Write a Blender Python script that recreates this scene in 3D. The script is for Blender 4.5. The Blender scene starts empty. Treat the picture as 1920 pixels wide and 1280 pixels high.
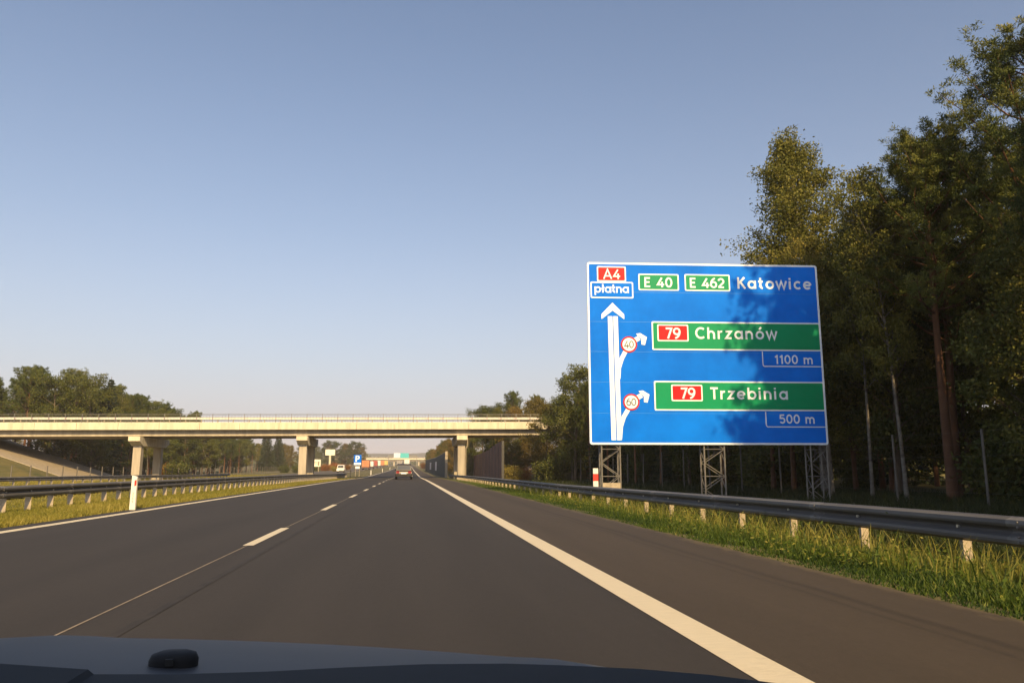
import bpy, math, random
import numpy as np
from mathutils import Vector, Matrix

R = math.radians
rng = np.random.default_rng(7)
random.seed(7)
S = bpy.context.scene
COL = S.collection

# ------------------------------------------------------------------ camera
CAM_H = 1.0
PITCH, YAW = R(9.566), R(7.62)
cam = bpy.data.cameras.new('camera')
cam.sensor_width = 36
cam.lens = 36 * 1430 / 1920
cam.clip_start = 0.05
cam.clip_end = 20000
co = bpy.data.objects.new('camera', cam)
COL.objects.link(co)
co.location = (0, 0, CAM_H)
co.rotation_euler = (R(90) + PITCH, 0, -YAW)
S.camera = co

# ------------------------------------------------------------------ sky, sun, exposure
SUN_AZ, SUN_EL = R(11), R(30)          # azimuth measured from straight behind towards the right
W = bpy.data.worlds.new('World')
S.world = W
W.use_nodes = True
wt = W.node_tree
sky = wt.nodes.new('ShaderNodeTexSky')
sky.sky_type = 'NISHITA'
sky.sun_disc = False
sky.sun_elevation = SUN_EL
sky.sun_rotation = R(180) - SUN_AZ
sky.air_density = 1.0
sky.dust_density = 2.6
sky.ozone_density = 1.6
bg = wt.nodes['Background']
# hazy air towards the horizon: the physical sky pales into a mauve grey low down
wtc = wt.nodes.new('ShaderNodeTexCoord')
wsp = wt.nodes.new('ShaderNodeSeparateXYZ')
wt.links.new(wtc.outputs['Generated'], wsp.inputs[0])
wr = wt.nodes.new('ShaderNodeValToRGB')
wr.color_ramp.interpolation = 'B_SPLINE'
wr.color_ramp.elements[0].position = 0.0; wr.color_ramp.elements[0].color = (.9, .9, .9, 1)
wr.color_ramp.elements[1].position = 0.55; wr.color_ramp.elements[1].color = (.03, .03, .03, 1)
for p_, v_ in ((.05, .80), (.14, .46), (.30, .17)):
    e_ = wr.color_ramp.elements.new(p_); e_.color = (v_, v_, v_, 1)
wt.links.new(wsp.outputs[2], wr.inputs[0])
wm = wt.nodes.new('ShaderNodeMix'); wm.data_type = 'RGBA'
wt.links.new(wr.outputs[0], wm.inputs[0])
wt.links.new(sky.outputs[0], wm.inputs[6])
wm.inputs[7].default_value = (4.55, 4.35, 4.72, 1)
wt.links.new(wm.outputs[2], bg.inputs[0])
bg.inputs[1].default_value = 0.098
sd = Vector((math.sin(SUN_AZ) * math.cos(SUN_EL), -math.cos(SUN_AZ) * math.cos(SUN_EL), math.sin(SUN_EL)))
sl = bpy.data.lights.new('sun', 'SUN')
sl.energy = 4.7
sl.angle = R(0.5)
sl.color = (1.0, 0.69, 0.31)
so = bpy.data.objects.new('sun', sl)
COL.objects.link(so)
so.rotation_euler = sd.to_track_quat('Z', 'Y').to_euler()
S.view_settings.view_transform = 'Standard'
S.view_settings.look = 'None'
S.view_settings.exposure = 0.66
S.view_settings.gamma = 1.0
S.cycles.max_bounces = 6
S.cycles.transparent_max_bounces = 8
S.cycles.volume_bounces = 0

# ------------------------------------------------------------------ materials
M = {}
def mat(name, c, rough=0.7, var=0.0, scale=4.0, c2=None, metal=0.0, bump=0.0, bscale=40.0, spec=0.5, stretch=(1, 1, 1), obj_var=0.0):
    m = bpy.data.materials.new(name)
    m.use_nodes = True
    nt = m.node_tree
    b = nt.nodes['Principled BSDF']
    b.inputs['Roughness'].default_value = rough
    b.inputs['Metallic'].default_value = metal
    b.inputs['Specular IOR Level'].default_value = spec
    c = tuple(c) + (1,)
    b.inputs['Base Color'].default_value = c
    tc = nt.nodes.new('ShaderNodeTexCoord')
    mp = nt.nodes.new('ShaderNodeMapping')
    mp.inputs['Scale'].default_value = stretch
    nt.links.new(tc.outputs['Object'], mp.inputs[0])
    if var > 0 or c2 is not None:
        n = nt.nodes.new('ShaderNodeTexNoise')
        n.inputs['Scale'].default_value = scale
        n.inputs['Detail'].default_value = 7
        n.inputs['Roughness'].default_value = 0.65
        nt.links.new(mp.outputs[0], n.inputs[0])
        r = nt.nodes.new('ShaderNodeValToRGB')
        if c2 is None:
            r.color_ramp.elements[0].color = tuple(v * (1 - var) for v in c[:3]) + (1,)
            r.color_ramp.elements[1].color = tuple(min(1, v * (1 + var)) for v in c[:3]) + (1,)
        else:
            r.color_ramp.elements[0].color = c
            r.color_ramp.elements[1].color = tuple(c2) + (1,)
        r.color_ramp.elements[0].position = 0.32
        r.color_ramp.elements[1].position = 0.68
        nt.links.new(n.outputs[0], r.inputs[0])
        nt.links.new(r.outputs[0], b.inputs['Base Color'])
    if bump > 0:
        n2 = nt.nodes.new('ShaderNodeTexNoise')
        n2.inputs['Scale'].default_value = bscale
        n2.inputs['Detail'].default_value = 4
        nt.links.new(mp.outputs[0], n2.inputs[0])
        bp = nt.nodes.new('ShaderNodeBump')
        bp.inputs['Strength'].default_value = bump
        bp.inputs['Distance'].default_value = 0.02
        nt.links.new(n2.outputs[0], bp.inputs['Height'])
        nt.links.new(bp.outputs[0], b.inputs['Normal'])
    M[name] = m
    return m

def leaf_mat(name, ca, cb, cc, trans=0.3, rough=0.6):
    """three colours picked leaf by leaf through the tint attribute, plus a shift from tree to tree"""
    m = bpy.data.materials.new(name)
    m.use_nodes = True
    nt = m.node_tree
    b = nt.nodes['Principled BSDF']
    b.inputs['Roughness'].default_value = rough
    b.inputs['Specular IOR Level'].default_value = 0.25
    at = nt.nodes.new('ShaderNodeAttribute')
    at.attribute_name = 'tint'
    r = nt.nodes.new('ShaderNodeValToRGB')
    r.color_ramp.elements[0].color = tuple(ca) + (1,)
    r.color_ramp.elements[1].color = tuple(cc) + (1,)
    e = r.color_ramp.elements.new(0.5)
    e.color = tuple(cb) + (1,)
    nt.links.new(at.outputs['Fac'], r.inputs[0])
    oi = nt.nodes.new('ShaderNodeObjectInfo')
    hs = nt.nodes.new('ShaderNodeHueSaturation')
    mr = nt.nodes.new('ShaderNodeMapRange')
    mr.inputs['To Min'].default_value = 0.485
    mr.inputs['To Max'].default_value = 0.515
    nt.links.new(oi.outputs['Random'], mr.inputs['Value'])
    mr2 = nt.nodes.new('ShaderNodeMapRange')
    mr2.inputs['To Min'].default_value = 1.2
    mr2.inputs['To Max'].default_value = 0.75
    nt.links.new(oi.outputs['Random'], mr2.inputs['Value'])
    nt.links.new(mr.outputs[0], hs.inputs['Hue'])
    nt.links.new(mr2.outputs[0], hs.inputs['Value'])
    nt.links.new(r.outputs[0], hs.inputs['Color'])
    nt.links.new(hs.outputs[0], b.inputs['Base Color'])
    tr = nt.nodes.new('ShaderNodeBsdfTranslucent')
    nt.links.new(hs.outputs[0], tr.inputs[0])
    mx = nt.nodes.new('ShaderNodeMixShader')
    mx.inputs[0].default_value = trans
    nt.links.new(b.outputs[0], mx.inputs[1])
    nt.links.new(tr.outputs[0], mx.inputs[2])
    nt.links.new(mx.outputs[0], nt.nodes['Material Output'].inputs[0])
    M[name] = m
    return m

def asphalt(name, c, bands, dirt=None):
    """asphalt: fine grain, long faint wear patches and soft lengthwise tracks (centre x, half width, darkening)"""
    m = bpy.data.materials.new(name)
    m.use_nodes = True
    nt = m.node_tree
    L = nt.links.new
    b = nt.nodes['Principled BSDF']
    b.inputs['Roughness'].default_value = 0.82
    b.inputs['Specular IOR Level'].default_value = 0.3
    tc = nt.nodes.new('ShaderNodeTexCoord')
    def noise(scale, st, det=5):
        mp = nt.nodes.new('ShaderNodeMapping')
        mp.inputs['Scale'].default_value = st
        L(tc.outputs['Object'], mp.inputs[0])
        n = nt.nodes.new('ShaderNodeTexNoise')
        n.inputs['Scale'].default_value = scale
        n.inputs['Detail'].default_value = det
        n.inputs['Roughness'].default_value = 0.7
        L(mp.outputs[0], n.inputs[0])
        return n
    def math_(op, a, bb):
        n = nt.nodes.new('ShaderNodeMath')
        n.operation = op
        for i, v in enumerate((a, bb)):
            if v is None: continue
            if isinstance(v, (int, float)): n.inputs[i].default_value = v
            else: L(v, n.inputs[i])
        return n.outputs[0]
    grain = noise(90, (1, 1, 1), 8)
    patch = noise(0.9, (1.3, 0.12, 1))
    wob = noise(0.25, (0, 0.35, 0), 3)
    coarse = noise(16, (1, .6, 1), 6)
    f = math_('ADD', math_('MULTIPLY', grain.outputs[0], 0.9), math_('MULTIPLY', patch.outputs[0], 0.7))
    f = math_('ADD', f, math_('MULTIPLY', coarse.outputs[0], 0.4))
    sp = nt.nodes.new('ShaderNodeSeparateXYZ')
    L(tc.outputs['Object'], sp.inputs[0])
    x = math_('ADD', sp.outputs[0], math_('MULTIPLY', math_('SUBTRACT', wob.outputs[0], 0.5), 0.5))
    for cx, hw, d in bands:
        a = math_('ABSOLUTE', math_('SUBTRACT', x, cx), None)
        mr = nt.nodes.new('ShaderNodeMapRange')
        mr.interpolation_type = 'SMOOTHSTEP'
        mr.inputs['From Min'].default_value = 0
        mr.inputs['From Max'].default_value = hw
        mr.inputs['To Min'].default_value = 1 - d
        mr.inputs['To Max'].default_value = 1
        L(a, mr.inputs['Value'])
        f = math_('MULTIPLY', f, mr.outputs[0])
    speck = nt.nodes.new('ShaderNodeTexVoronoi')
    speck.inputs['Scale'].default_value = 5.5
    L(tc.outputs['Object'], speck.inputs[0])
    lt = math_('LESS_THAN', speck.outputs['Distance'], 0.045)
    f = math_('ADD', f, math_('MULTIPLY', lt, 0.5))
    mix = nt.nodes.new('ShaderNodeVectorMath')
    mix.operation = 'SCALE'
    mix.inputs[0].default_value = c
    L(f, mix.inputs['Scale'])
    if dirt is None:
        L(mix.outputs[0], b.inputs['Base Color'])
    else:                                   # sand and plant litter gathered along the outer edge
        dn = noise(7, (1, .35, 1), 8)
        mr = nt.nodes.new('ShaderNodeMapRange')
        mr.inputs['From Min'].default_value = dirt; mr.inputs['From Max'].default_value = 4.2
        L(x, mr.inputs['Value'])
        th = math_('SUBTRACT', math_('ADD', dn.outputs[0], math_('MULTIPLY', mr.outputs[0], .55)), .72)
        th = math_('MULTIPLY', th, 5.0)
        cl = nt.nodes.new('ShaderNodeClamp'); L(th, cl.inputs[0])
        mm = nt.nodes.new('ShaderNodeMix'); mm.data_type = 'RGBA'
        L(math_('MULTIPLY', cl.outputs[0], .75), mm.inputs[0])
        L(mix.outputs[0], mm.inputs[6]); mm.inputs[7].default_value = (0.10, 0.078, 0.045, 1)
        L(mm.outputs[2], b.inputs['Base Color'])
    bp = nt.nodes.new('ShaderNodeBump')
    bp.inputs['Strength'].default_value = 0.35
    bp.inputs['Distance'].default_value = 0.006
    L(grain.outputs[0], bp.inputs['Height'])
    L(bp.outputs[0], b.inputs['Normal'])
    M[name] = m
    return m

asphalt('asphalt', (0.0305, 0.0270, 0.0250), [(-5.4, .5, .10), (-3.4, .5, .10), (-1.2, .5, .10), (0.75, .5, .10)])
asphalt('asphalt_shoulder', (0.0475, 0.037, 0.0265), [(3.42, .09, .30), (3.25, .05, .20), (2.3, .35, .05)], dirt=3.78)
asphalt('asphalt_old', (0.084, 0.0735, 0.063), [])
mat('asphalt_seam', (0.025, 0.0225, 0.0215), 0.82, 0.3, 3, spec=0.3)
mat('seam_light', (0.21, 0.175, 0.133), 0.8, 0.3, 6)
mat('road_paint', (0.62, 0.56, 0.42), 0.6, 0.10, 30, bump=0.5, bscale=60, stretch=(0.3, 6, 1))
mat('grass_ground', (0.044, 0.052, 0.0128), 0.95, c2=(0.136, 0.108, 0.032), scale=0.35, bump=0.6, bscale=5)
mat('soil', (0.024, 0.024, 0.0112), 0.95, c2=(0.048, 0.044, 0.0176), scale=0.8, bump=0.5, bscale=6)
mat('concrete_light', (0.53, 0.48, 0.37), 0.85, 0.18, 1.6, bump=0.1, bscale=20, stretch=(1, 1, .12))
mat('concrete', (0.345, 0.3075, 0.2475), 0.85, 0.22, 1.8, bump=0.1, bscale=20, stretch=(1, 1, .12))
mat('concrete_dark', (0.225, 0.195, 0.1575), 0.9, 0.15, 1.0, bump=0.1, bscale=20)
mat('paving', (0.3024, 0.2592, 0.1944), 0.9, 0.18, 3, bump=0.4, bscale=8)
mat('steel', (0.17, 0.165, 0.155), 0.5, 0.15, 5, metal=0.3)
mat('steel_rail', (0.1054, 0.1023, 0.0992), 0.6, 0.2, 3, metal=0.15, stretch=(1, .3, 1))
mat('steel_joint', (0.15, 0.145, 0.14), 0.55, 0.25, 8, metal=0.2)
mat('steel_post', (0.31, 0.265, 0.20), 0.8, 0.25, 6)
mat('bolt_steel', (0.75, 0.75, 0.72), 0.3, 0, metal=0.6)
mat('rail_white', (0.585, 0.54, 0.48), 0.6, 0.08, 2)
mat('sign_blue', (0.0, 0.115, 0.62), 0.5, c2=(0.0, 0.175, 0.84), scale=0.42, spec=0.06)
mat('sign_green', (0.0, 0.224, 0.096), 0.42, c2=(0.0, 0.256, 0.12), scale=0.6, spec=0.12)
mat('sign_red', (0.44, 0.0096, 0.016), 0.45, 0.08, 2, spec=0.12)
mat('sign_white', (0.66, 0.75, 0.86), 0.45, 0.04, 2)
mat('sign_black', (0.03, 0.03, 0.03), 0.5)
mat('sign_back', (0.35, 0.35, 0.35), 0.5, 0.1, 2, metal=0.3)
mat('plastic_white', (0.64, 0.632, 0.608), 0.5, 0.06, 5)
mat('plastic_red', (0.496, 0.024, 0.016), 0.4)
mat('fence_post', (0.12, 0.11, 0.095), 0.85, 0.2, 3)
mat('dark_metal', (0.03, 0.03, 0.03), 0.6, 0.2, 4)
mat('noise_brown', (0.1237, 0.0638, 0.0488), 0.85, 0.18, 1.5, bump=0.4, bscale=3, stretch=(1, 1, .2))
mat('noise_green', (0.048, 0.068, 0.06), 0.8, 0.15, 1.5)
mat('pale_panel', (0.50, 0.60, 0.72), 0.3, 0.05, 2)
mat('billboard_face', (0.68, 0.664, 0.56), 0.6, 0.04, 1)
mat('bark_pine', (0.08, 0.038, 0.020), 0.95, c2=(0.16, 0.075, 0.036), scale=3, bump=0.8, bscale=12, stretch=(1, 1, .3))
mat('bark_birch', (0.22, 0.205, 0.175), 0.85, c2=(0.06, 0.05, 0.042), scale=2.2, bump=0.3, bscale=9, stretch=(1, 1, 2.2))
mat('bark', (0.11, 0.085, 0.06), 0.95, 0.3, 3, bump=0.8, bscale=12, stretch=(1, 1, .3))
leaf_mat('needles_pine', (0.020, 0.040, 0.012), (0.080, 0.106, 0.022), (0.18, 0.185, 0.042), 0.2)
leaf_mat('needles_spruce', (0.0147, 0.0282, 0.0122), (0.0333, 0.0518, 0.0186), (0.0627, 0.0749, 0.025), 0.15)
leaf_mat('leaves_birch', (0.070, 0.088, 0.017), (0.155, 0.155, 0.028), (0.29, 0.25, 0.06), 0.33)
leaf_mat('leaves_green', (0.036, 0.0528, 0.0128), (0.084, 0.1024, 0.0208), (0.148, 0.144, 0.0336), 0.28)
leaf_mat('leaves_autumn', (0.08, 0.070, 0.016), (0.155, 0.118, 0.026), (0.25, 0.175, 0.04), 0.3)
leaf_mat('leaves_orange', (0.165, 0.06, 0.0105), (0.27, 0.1013, 0.0165), (0.315, 0.1725, 0.0338), 0.3)
leaf_mat('leaves_yellow', (0.15, 0.1237, 0.0225), (0.24, 0.195, 0.0338), (0.3, 0.2475, 0.0675), 0.3)
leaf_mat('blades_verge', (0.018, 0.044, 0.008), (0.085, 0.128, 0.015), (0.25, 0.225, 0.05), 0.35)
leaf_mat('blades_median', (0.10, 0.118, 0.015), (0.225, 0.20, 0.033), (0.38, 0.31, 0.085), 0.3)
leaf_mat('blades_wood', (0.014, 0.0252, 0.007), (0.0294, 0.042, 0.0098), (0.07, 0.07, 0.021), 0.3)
mat('hill_wood', (0.030, 0.036, 0.016), 1.0, c2=(0.075, 0.072, 0.035), scale=0.02, bump=0.0)
mat('car_grey', (0.058, 0.060, 0.065), 0.55, 0.10, 3, spec=0.35)
mat('dash_black', (0.012, 0.013, 0.016), 0.75, 0.3, 20)
mat('rubber', (0.015, 0.015, 0.016), 0.8, 0.2, 10)
mat('rim', (0.5, 0.5, 0.5), 0.35, metal=0.8)
mat('car_dark', (0.022, 0.019, 0.019), 0.25, 0.05, 2)
mat('glass_dark', (0.02, 0.024, 0.028), 0.12, spec=0.6)
mat('lamp_red', (0.20, 0.008, 0.014), 0.3)
mat('lamp_clear', (0.8, 0.8, 0.78), 0.2)
mat('truck_white', (0.68, 0.664, 0.624), 0.5, 0.04, 1)
mat('truck_grey', (0.22, 0.21, 0.21), 0.55, 0.08, 1)
mat('truck_orange', (0.48, 0.16, 0.064), 0.5, 0.06, 1)
mat('truck_red', (0.28, 0.044, 0.032), 0.5, 0.06, 1)
mat('truck_yellow', (0.52, 0.36, 0.08), 0.5, 0.06, 1)
mat('teal', (0.03, 0.38, 0.42), 0.45, 0.06, 1)

# ------------------------------------------------------------------ mesh helpers
class MB:
    def __init__(s):
        s.v = []; s.f = []
    def quad(s, a, b, c, d):
        n = len(s.v); s.v += [tuple(a), tuple(b), tuple(c), tuple(d)]; s.f.append((n, n+1, n+2, n+3)); return s
    def box(s, x0, x1, y0, y1, z0, z1):
        return s.hexa([(x0,y0,z0),(x1,y0,z0),(x1,y1,z0),(x0,y1,z0),(x0,y0,z1),(x1,y0,z1),(x1,y1,z1),(x0,y1,z1)])
    def hexa(s, p):
        n = len(s.v); s.v += [tuple(q) for q in p]
        s.f += [(n+3,n+2,n+1,n), (n+4,n+5,n+6,n+7), (n,n+1,n+5,n+4), (n+1,n+2,n+6,n+5), (n+2,n+3,n+7,n+6), (n+3,n,n+4,n+7)]
        return s
    def tube(s, pts, rads, n=8, cap=True):
        pts = [Vector(p) for p in pts]
        if not hasattr(rads, '__len__'): rads = [rads] * len(pts)
        base = len(s.v)
        for i, p in enumerate(pts):
            d = (pts[min(i+1, len(pts)-1)] - pts[max(i-1, 0)]).normalized()
            a = d.cross(Vector((0, 0, 1)) if abs(d.z) < 0.9 else Vector((1, 0, 0))).normalized()
            b = d.cross(a)
            for k in range(n):
                t = 2 * math.pi * k / n
                s.v.append(tuple(p + (a * math.cos(t) + b * math.sin(t)) * rads[i]))
        for i in range(len(pts) - 1):
            for k in range(n):
                k2 = (k + 1) % n
                s.f.append((base+i*n+k, base+i*n+k2, base+(i+1)*n+k2, base+(i+1)*n+k))
        if cap:
            s.f.append(tuple(base + k for k in range(n))[::-1])
            s.f.append(tuple(base + (len(pts)-1)*n + k for k in range(n)))
        return s
    def extrude(s, poly, f0, f1):
        """poly: 2D points, f0/f1: maps a 2D point to 3D at either end"""
        n = len(poly); b = len(s.v)
        s.v += [tuple(f0(*p)) for p in poly] + [tuple(f1(*p)) for p in poly]
        s.f.append(tuple(range(b, b+n))[::-1]); s.f.append(tuple(range(b+n, b+2*n)))
        for i in range(n):
            j = (i+1) % n
            s.f.append((b+i, b+j, b+n+j, b+n+i))
        return s
    def sweep(s, rows, closed=False):
        """rows: list of equal-length rows of points"""
        b = len(s.v); n = len(rows[0])
        for r in rows: s.v += [tuple(p) for p in r]
        for i in range(len(rows)-1):
            for k in range(n if closed else n-1):
                k2 = (k+1) % n
                s.f.append((b+i*n+k, b+i*n+k2, b+(i+1)*n+k2, b+(i+1)*n+k))
        return s
    def cyl(s, c, axis, r, h, n=20):
        c = Vector(c); a = Vector(axis).normalized()
        return s.tube([c - a*h/2, c + a*h/2], r, n)
    def build(s, name, m, parent=None, smooth=False, bevel=0.0):
        me = bpy.data.meshes.new(name)
        me.from_pydata(s.v, [], s.f)
        me.materials.append(m)
        if smooth:
            me.polygons.foreach_set('use_smooth', [True]*len(me.polygons))
        me.update()
        o = bpy.data.objects.new(name, me)
        COL.objects.link(o)
        if parent is not None: o.parent = parent
        if bevel > 0:
            bv = o.modifiers.new('bevel', 'BEVEL'); bv.width = bevel; bv.segments = 2; bv.limit_method = 'ANGLE'
        return o

def tag(o, label=None, cat=None, group=None, kind=None):
    if label: o['label'] = label
    if cat: o['category'] = cat
    if group: o['group'] = group
    if kind: o['kind'] = kind
    return o
def thing(name, label, cat, loc=(0, 0, 0), rz=0.0, group=None):
    o = bpy.data.objects.new(name, None); COL.objects.link(o)
    o.empty_display_size = 0.2
    o.location = loc; o.rotation_euler = (0, 0, rz)
    return tag(o, label, cat, group)
def children(o): return [c for c in bpy.data.objects if c.parent == o]
KIDS = {}
def copy_tree(o, loc, rz=0.0, sc=1.0, label=None, group=None, parent=None):
    c = o.copy(); COL.objects.link(c)
    if parent is None:
        c.location = loc; c.rotation_euler = (0, 0, rz)
        c.scale = sc if hasattr(sc, '__len__') else (sc, sc, sc)
        if label: c['label'] = label
        if group: c['group'] = group
    else:
        c.parent = parent
    if o.name not in KIDS: KIDS[o.name] = children(o)
    for ch in KIDS[o.name]: copy_tree(ch, None, parent=c)
    return c

# ------------------------------------------------------------------ terrain profile
def zr(y):
    """height of the carriageway: level, a slight dip behind the bridge, then a long rise"""
    y = min(max(y, -100), 1300)
    return -0.16 * math.exp(-((y - 120) / 32) ** 2) + 0.0095 * 40 * math.log1p(math.exp(min((y - 175) / 40, 60)))
YS = list(np.arange(-40, 160, 2.0)) + list(np.arange(160, 400, 6.0)) + list(np.arange(400, 1301, 25.0))
def strip(name, xa, xb, y0, y1, dz, m, kind='structure', dzb=None):
    ys = sorted(set([y0, y1] + [y for y in YS if y0 < y < y1]))
    b = MB()
    b.sweep([[(xa, y, zr(y)+dz), (xb, y, zr(y)+(dz if dzb is None else dzb))] for y in ys])
    o = b.build(name, m)
    for p in o.data.polygons:
        pass
    o.data.flip_normals() if o.data.polygons[0].normal.z < 0 else None
    return tag(o, kind=kind)

GX = [(-4000, -2), (-400, -1.2), (-120, -0.6), (-60, -0.2), (-33, -0.35), (-29, -0.35), (-27.6, -0.2), (-15.6, -0.2), (-13, -0.35),
      (-10.6, -0.12), (-8, -0.05), (-7.05, -0.03), (-6.9, -0.08), (4.05, -0.08), (4.16, -0.012), (4.6, -0.03), (6.3, -0.2), (9, -0.3), (13, -0.35), (18, -0.25), (40, 0.1), (150, 0.6), (500, 0), (4000, -2)]
def gz(x, y):
    for (a, za), (b, zb) in zip(GX, GX[1:]):
        if a <= x <= b:
            return zr(y) + za + (zb - za) * (x - a) / (b - a)
    return zr(y) - 2
gy = [-3000, -300] + YS + [1600, 2200, 5000]
gb = MB(); gb.sweep([[(x, y, zr(y) + z) for x, z in GX] for y in gy])
g = gb.build('ground', M['grass_ground'])
if g.data.polygons[0].normal.z < 0: g.data.flip_normals()
tag(g, kind='structure')

strip('road', -7.0, 1.68, -40, 1300, 0.0, M['asphalt'])
strip('hard_shoulder', 1.68, 4.1, -40, 1300, 0.0, M['asphalt_shoulder'])
strip('opposite_road', -27.0, -15.9, -40, 1300, -0.12, M['asphalt_old'])
strip('edge_line', 1.68, 1.93, -40, 1300, 0.004, M['road_paint'])
strip('median_edge_line', -6.62, -6.40, -40, 1300, 0.004, M['road_paint'])
strip('opposite_edge_line', -16.7, -16.5, -40, 1300, -0.116, M['road_paint'])
strip('lane_seam', -2.122, -2.104, -40, 170, 0.003, M['seam_light'])
strip('sealed_joint', -1.79, -1.72, -40, 170, 0.003, M['asphalt_seam'])
for k in range(-3, 60):
    y = 10.85 + 9.15 * k
    strip('lane_dash', -2.17, -2.03, y, y + 3.15, 0.006, M['road_paint'])

# far hills: a rolling wooded ridge
hx = np.linspace(-2600, 2600, 160); hy = np.linspace(1350, 3200, 26)
hb = MB()
rows = []
ph = rng.uniform(0, 6.28, 12)
for y in hy:
    t = (y - 1350) / (3200 - 1350)
    env = math.sin(min(1, t * 1.7) * math.pi / 2)
    row = []
    for x in hx:
        h = 46 + 10*math.sin(x/310+ph[0]) + 7*math.sin(x/130+ph[1]+y/300) + 3.0*math.sin(x/47+ph[2]+y/90) + 2.2*math.sin(x/19+ph[3]+y/60)
        row.append((x, y, 6 + env * h))
    rows.append(row)
hb.sweep(rows)
hl = hb.build('hills', M['hill_wood'], smooth=True)
tag(hl, kind='structure')

# ------------------------------------------------------------------ leaf meshes (numpy)
def np_mesh(name, V, F, m, tint, parent=None):
    """V (n,3), F (k,4) quads, tint per face"""
    me = bpy.data.meshes.new(name)
    V = np.ascontiguousarray(V, dtype=np.float32); F = np.ascontiguousarray(F, dtype=np.int32)
    me.vertices.add(len(V)); me.vertices.foreach_set('co', V.ravel())
    me.loops.add(F.size); me.loops.foreach_set('vertex_index', F.ravel())
    me.polygons.add(len(F))
    me.polygons.foreach_set('loop_start', np.arange(0, F.size, F.shape[1], dtype=np.int32))
    me.polygons.foreach_set('loop_total', np.full(len(F), F.shape[1], dtype=np.int32))
    at = me.attributes.new('tint', 'FLOAT', 'FACE')
    at.data.foreach_set('value', np.asarray(tint, dtype=np.float32))
    me.materials.append(m)
    me.update(calc_edges=True); me.validate()
    o = bpy.data.objects.new(name, me); COL.objects.link(o)
    if parent is not None: o.parent = parent
    return o
def unit(a): return a / (np.linalg.norm(a, axis=1, keepdims=True) + 1e-9)
def leaves(C, A, length, width):
    """diamond leaves at C with axis A (n,3)"""
    n = len(C)
    A = unit(A)
    B = unit(np.cross(A, rng.normal(size=(n, 3))))
    l = np.asarray(length).reshape(-1, 1) * np.ones((n, 1)); w = np.asarray(width).reshape(-1, 1) * np.ones((n, 1))
    V = np.stack([C - A*l/2, C + B*w/2, C + A*l/2, C - B*w/2], 1).reshape(-1, 3)
    F = np.arange(n * 4).reshape(-1, 4)
    return V, F

def limb(b, p0, d, L, r0, up=0.25, n=5, seg=4):
    """a bending tapered limb, returns its centre points"""
    p = Vector(p0); d = Vector(d).normalized(); pts = [p.copy()]; rad = [r0]
    for i in range(seg):
        d = (d + Vector((random.uniform(-.22, .22), random.uniform(-.22, .22), up*random.uniform(.3, 1)))).normalized()
        p = p + d * (L / seg); pts.append(p.copy()); rad.append(r0 * (1 - (i+1)/seg * .85))
    b.tube(pts, rad, n, cap=False)
    return [np.array(q) for q in pts]

def along(pts, t):
    t = t * (len(pts) - 1); i = min(int(t), len(pts) - 2)
    return pts[i] + (pts[i+1] - pts[i]) * (t - i)

def trunk_path(H, lean, r0, b, n=9, seg=9, top=1.0):
    pts = []; rad = []
    ox, oy = random.uniform(-lean, lean), random.uniform(-lean, lean)
    a = random.uniform(0, 6.28)
    for i in range(seg + 1):
        t = i / seg * top
        pts.append((ox*t*t + .10*math.sin(3*t+a), oy*t*t + .10*math.cos(2.6*t+a), -0.4 + (H+.4)*t))
        rad.append(r0 * (1 - .86*t) * (1.25 if i == 0 else 1))
    b.tube(pts, rad, n, cap=False)
    return [np.array(p) for p in pts]

def make_pine(H, crown0, Rm, label, seedv):
    random.seed(seedv)
    t = thing('pine_tree', label, 'tree')
    b = MB()
    tp = trunk_path(H, .5, .17, b)
    C = []; A = []; tint = []
    nb = 64
    for i in range(nb):
        h = crown0 + (0.985 - crown0) * (i / nb) ** 0.9
        p0 = along(tp, h)
        s = (h - crown0) / (1 - crown0)
        L = Rm * (0.35 + 1.0 * math.sin(math.pi * min(1, .22 + .78 * s)) ** .8) * random.uniform(.55, 1.15)
        if s > .9: L *= .75
        az = i * 2.4 + random.uniform(-.5, .5)
        pts = limb(b, p0, (math.cos(az), math.sin(az), random.uniform(-.1, .45) + .5*s), L, .045*(1.1-s*.6), up=.30)
        nt = int(8 + L * 8)
        btint = random.uniform(.25, .7)
        for k in range(nt):
            q = along(pts, random.uniform(.28, 1.0) if k else 1.0)
            off = np.array([random.gauss(0, .15), random.gauss(0, .15), random.gauss(.08, .10)]) * (0.6 + .5*L/Rm)
            tip = q + off
            d = (pts[-1] - pts[0]); d = d / np.linalg.norm(d) * .6 + np.array([0, 0, .75]) + off
            n = 52
            dirs = unit(rng.normal(size=(n, 3)) * .72 + d / np.linalg.norm(d) * .65)
            ll = rng.uniform(.05, .27, n)
            C.append(tip + dirs * (ll * .5)[:, None] + rng.normal(size=(n, 3)) * .055); A.append(dirs)
            tint.append(np.clip(btint + random.gauss(0, .12) + rng.normal(size=n) * .1, 0, 1))
    # dead stubs on the bare trunk
    for i in range(7):
        h = random.uniform(.2, crown0); az = random.uniform(0, 6.28)
        limb(b, along(tp, h), (math.cos(az), math.sin(az), -.05), random.uniform(.4, 1.3), .022, up=-.05, n=4, seg=2)
    b.build('trunk', M['bark_pine'], t, smooth=True)
    C = np.concatenate(C); A = np.concatenate(A); tint = np.concatenate(tint)
    V, F = leaves(C, A, rng.uniform(.08, .15, len(C)), rng.uniform(.020, .034, len(C)))
    np_mesh('crown', V, F, M['needles_pine'], tint, t)
    return t

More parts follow.
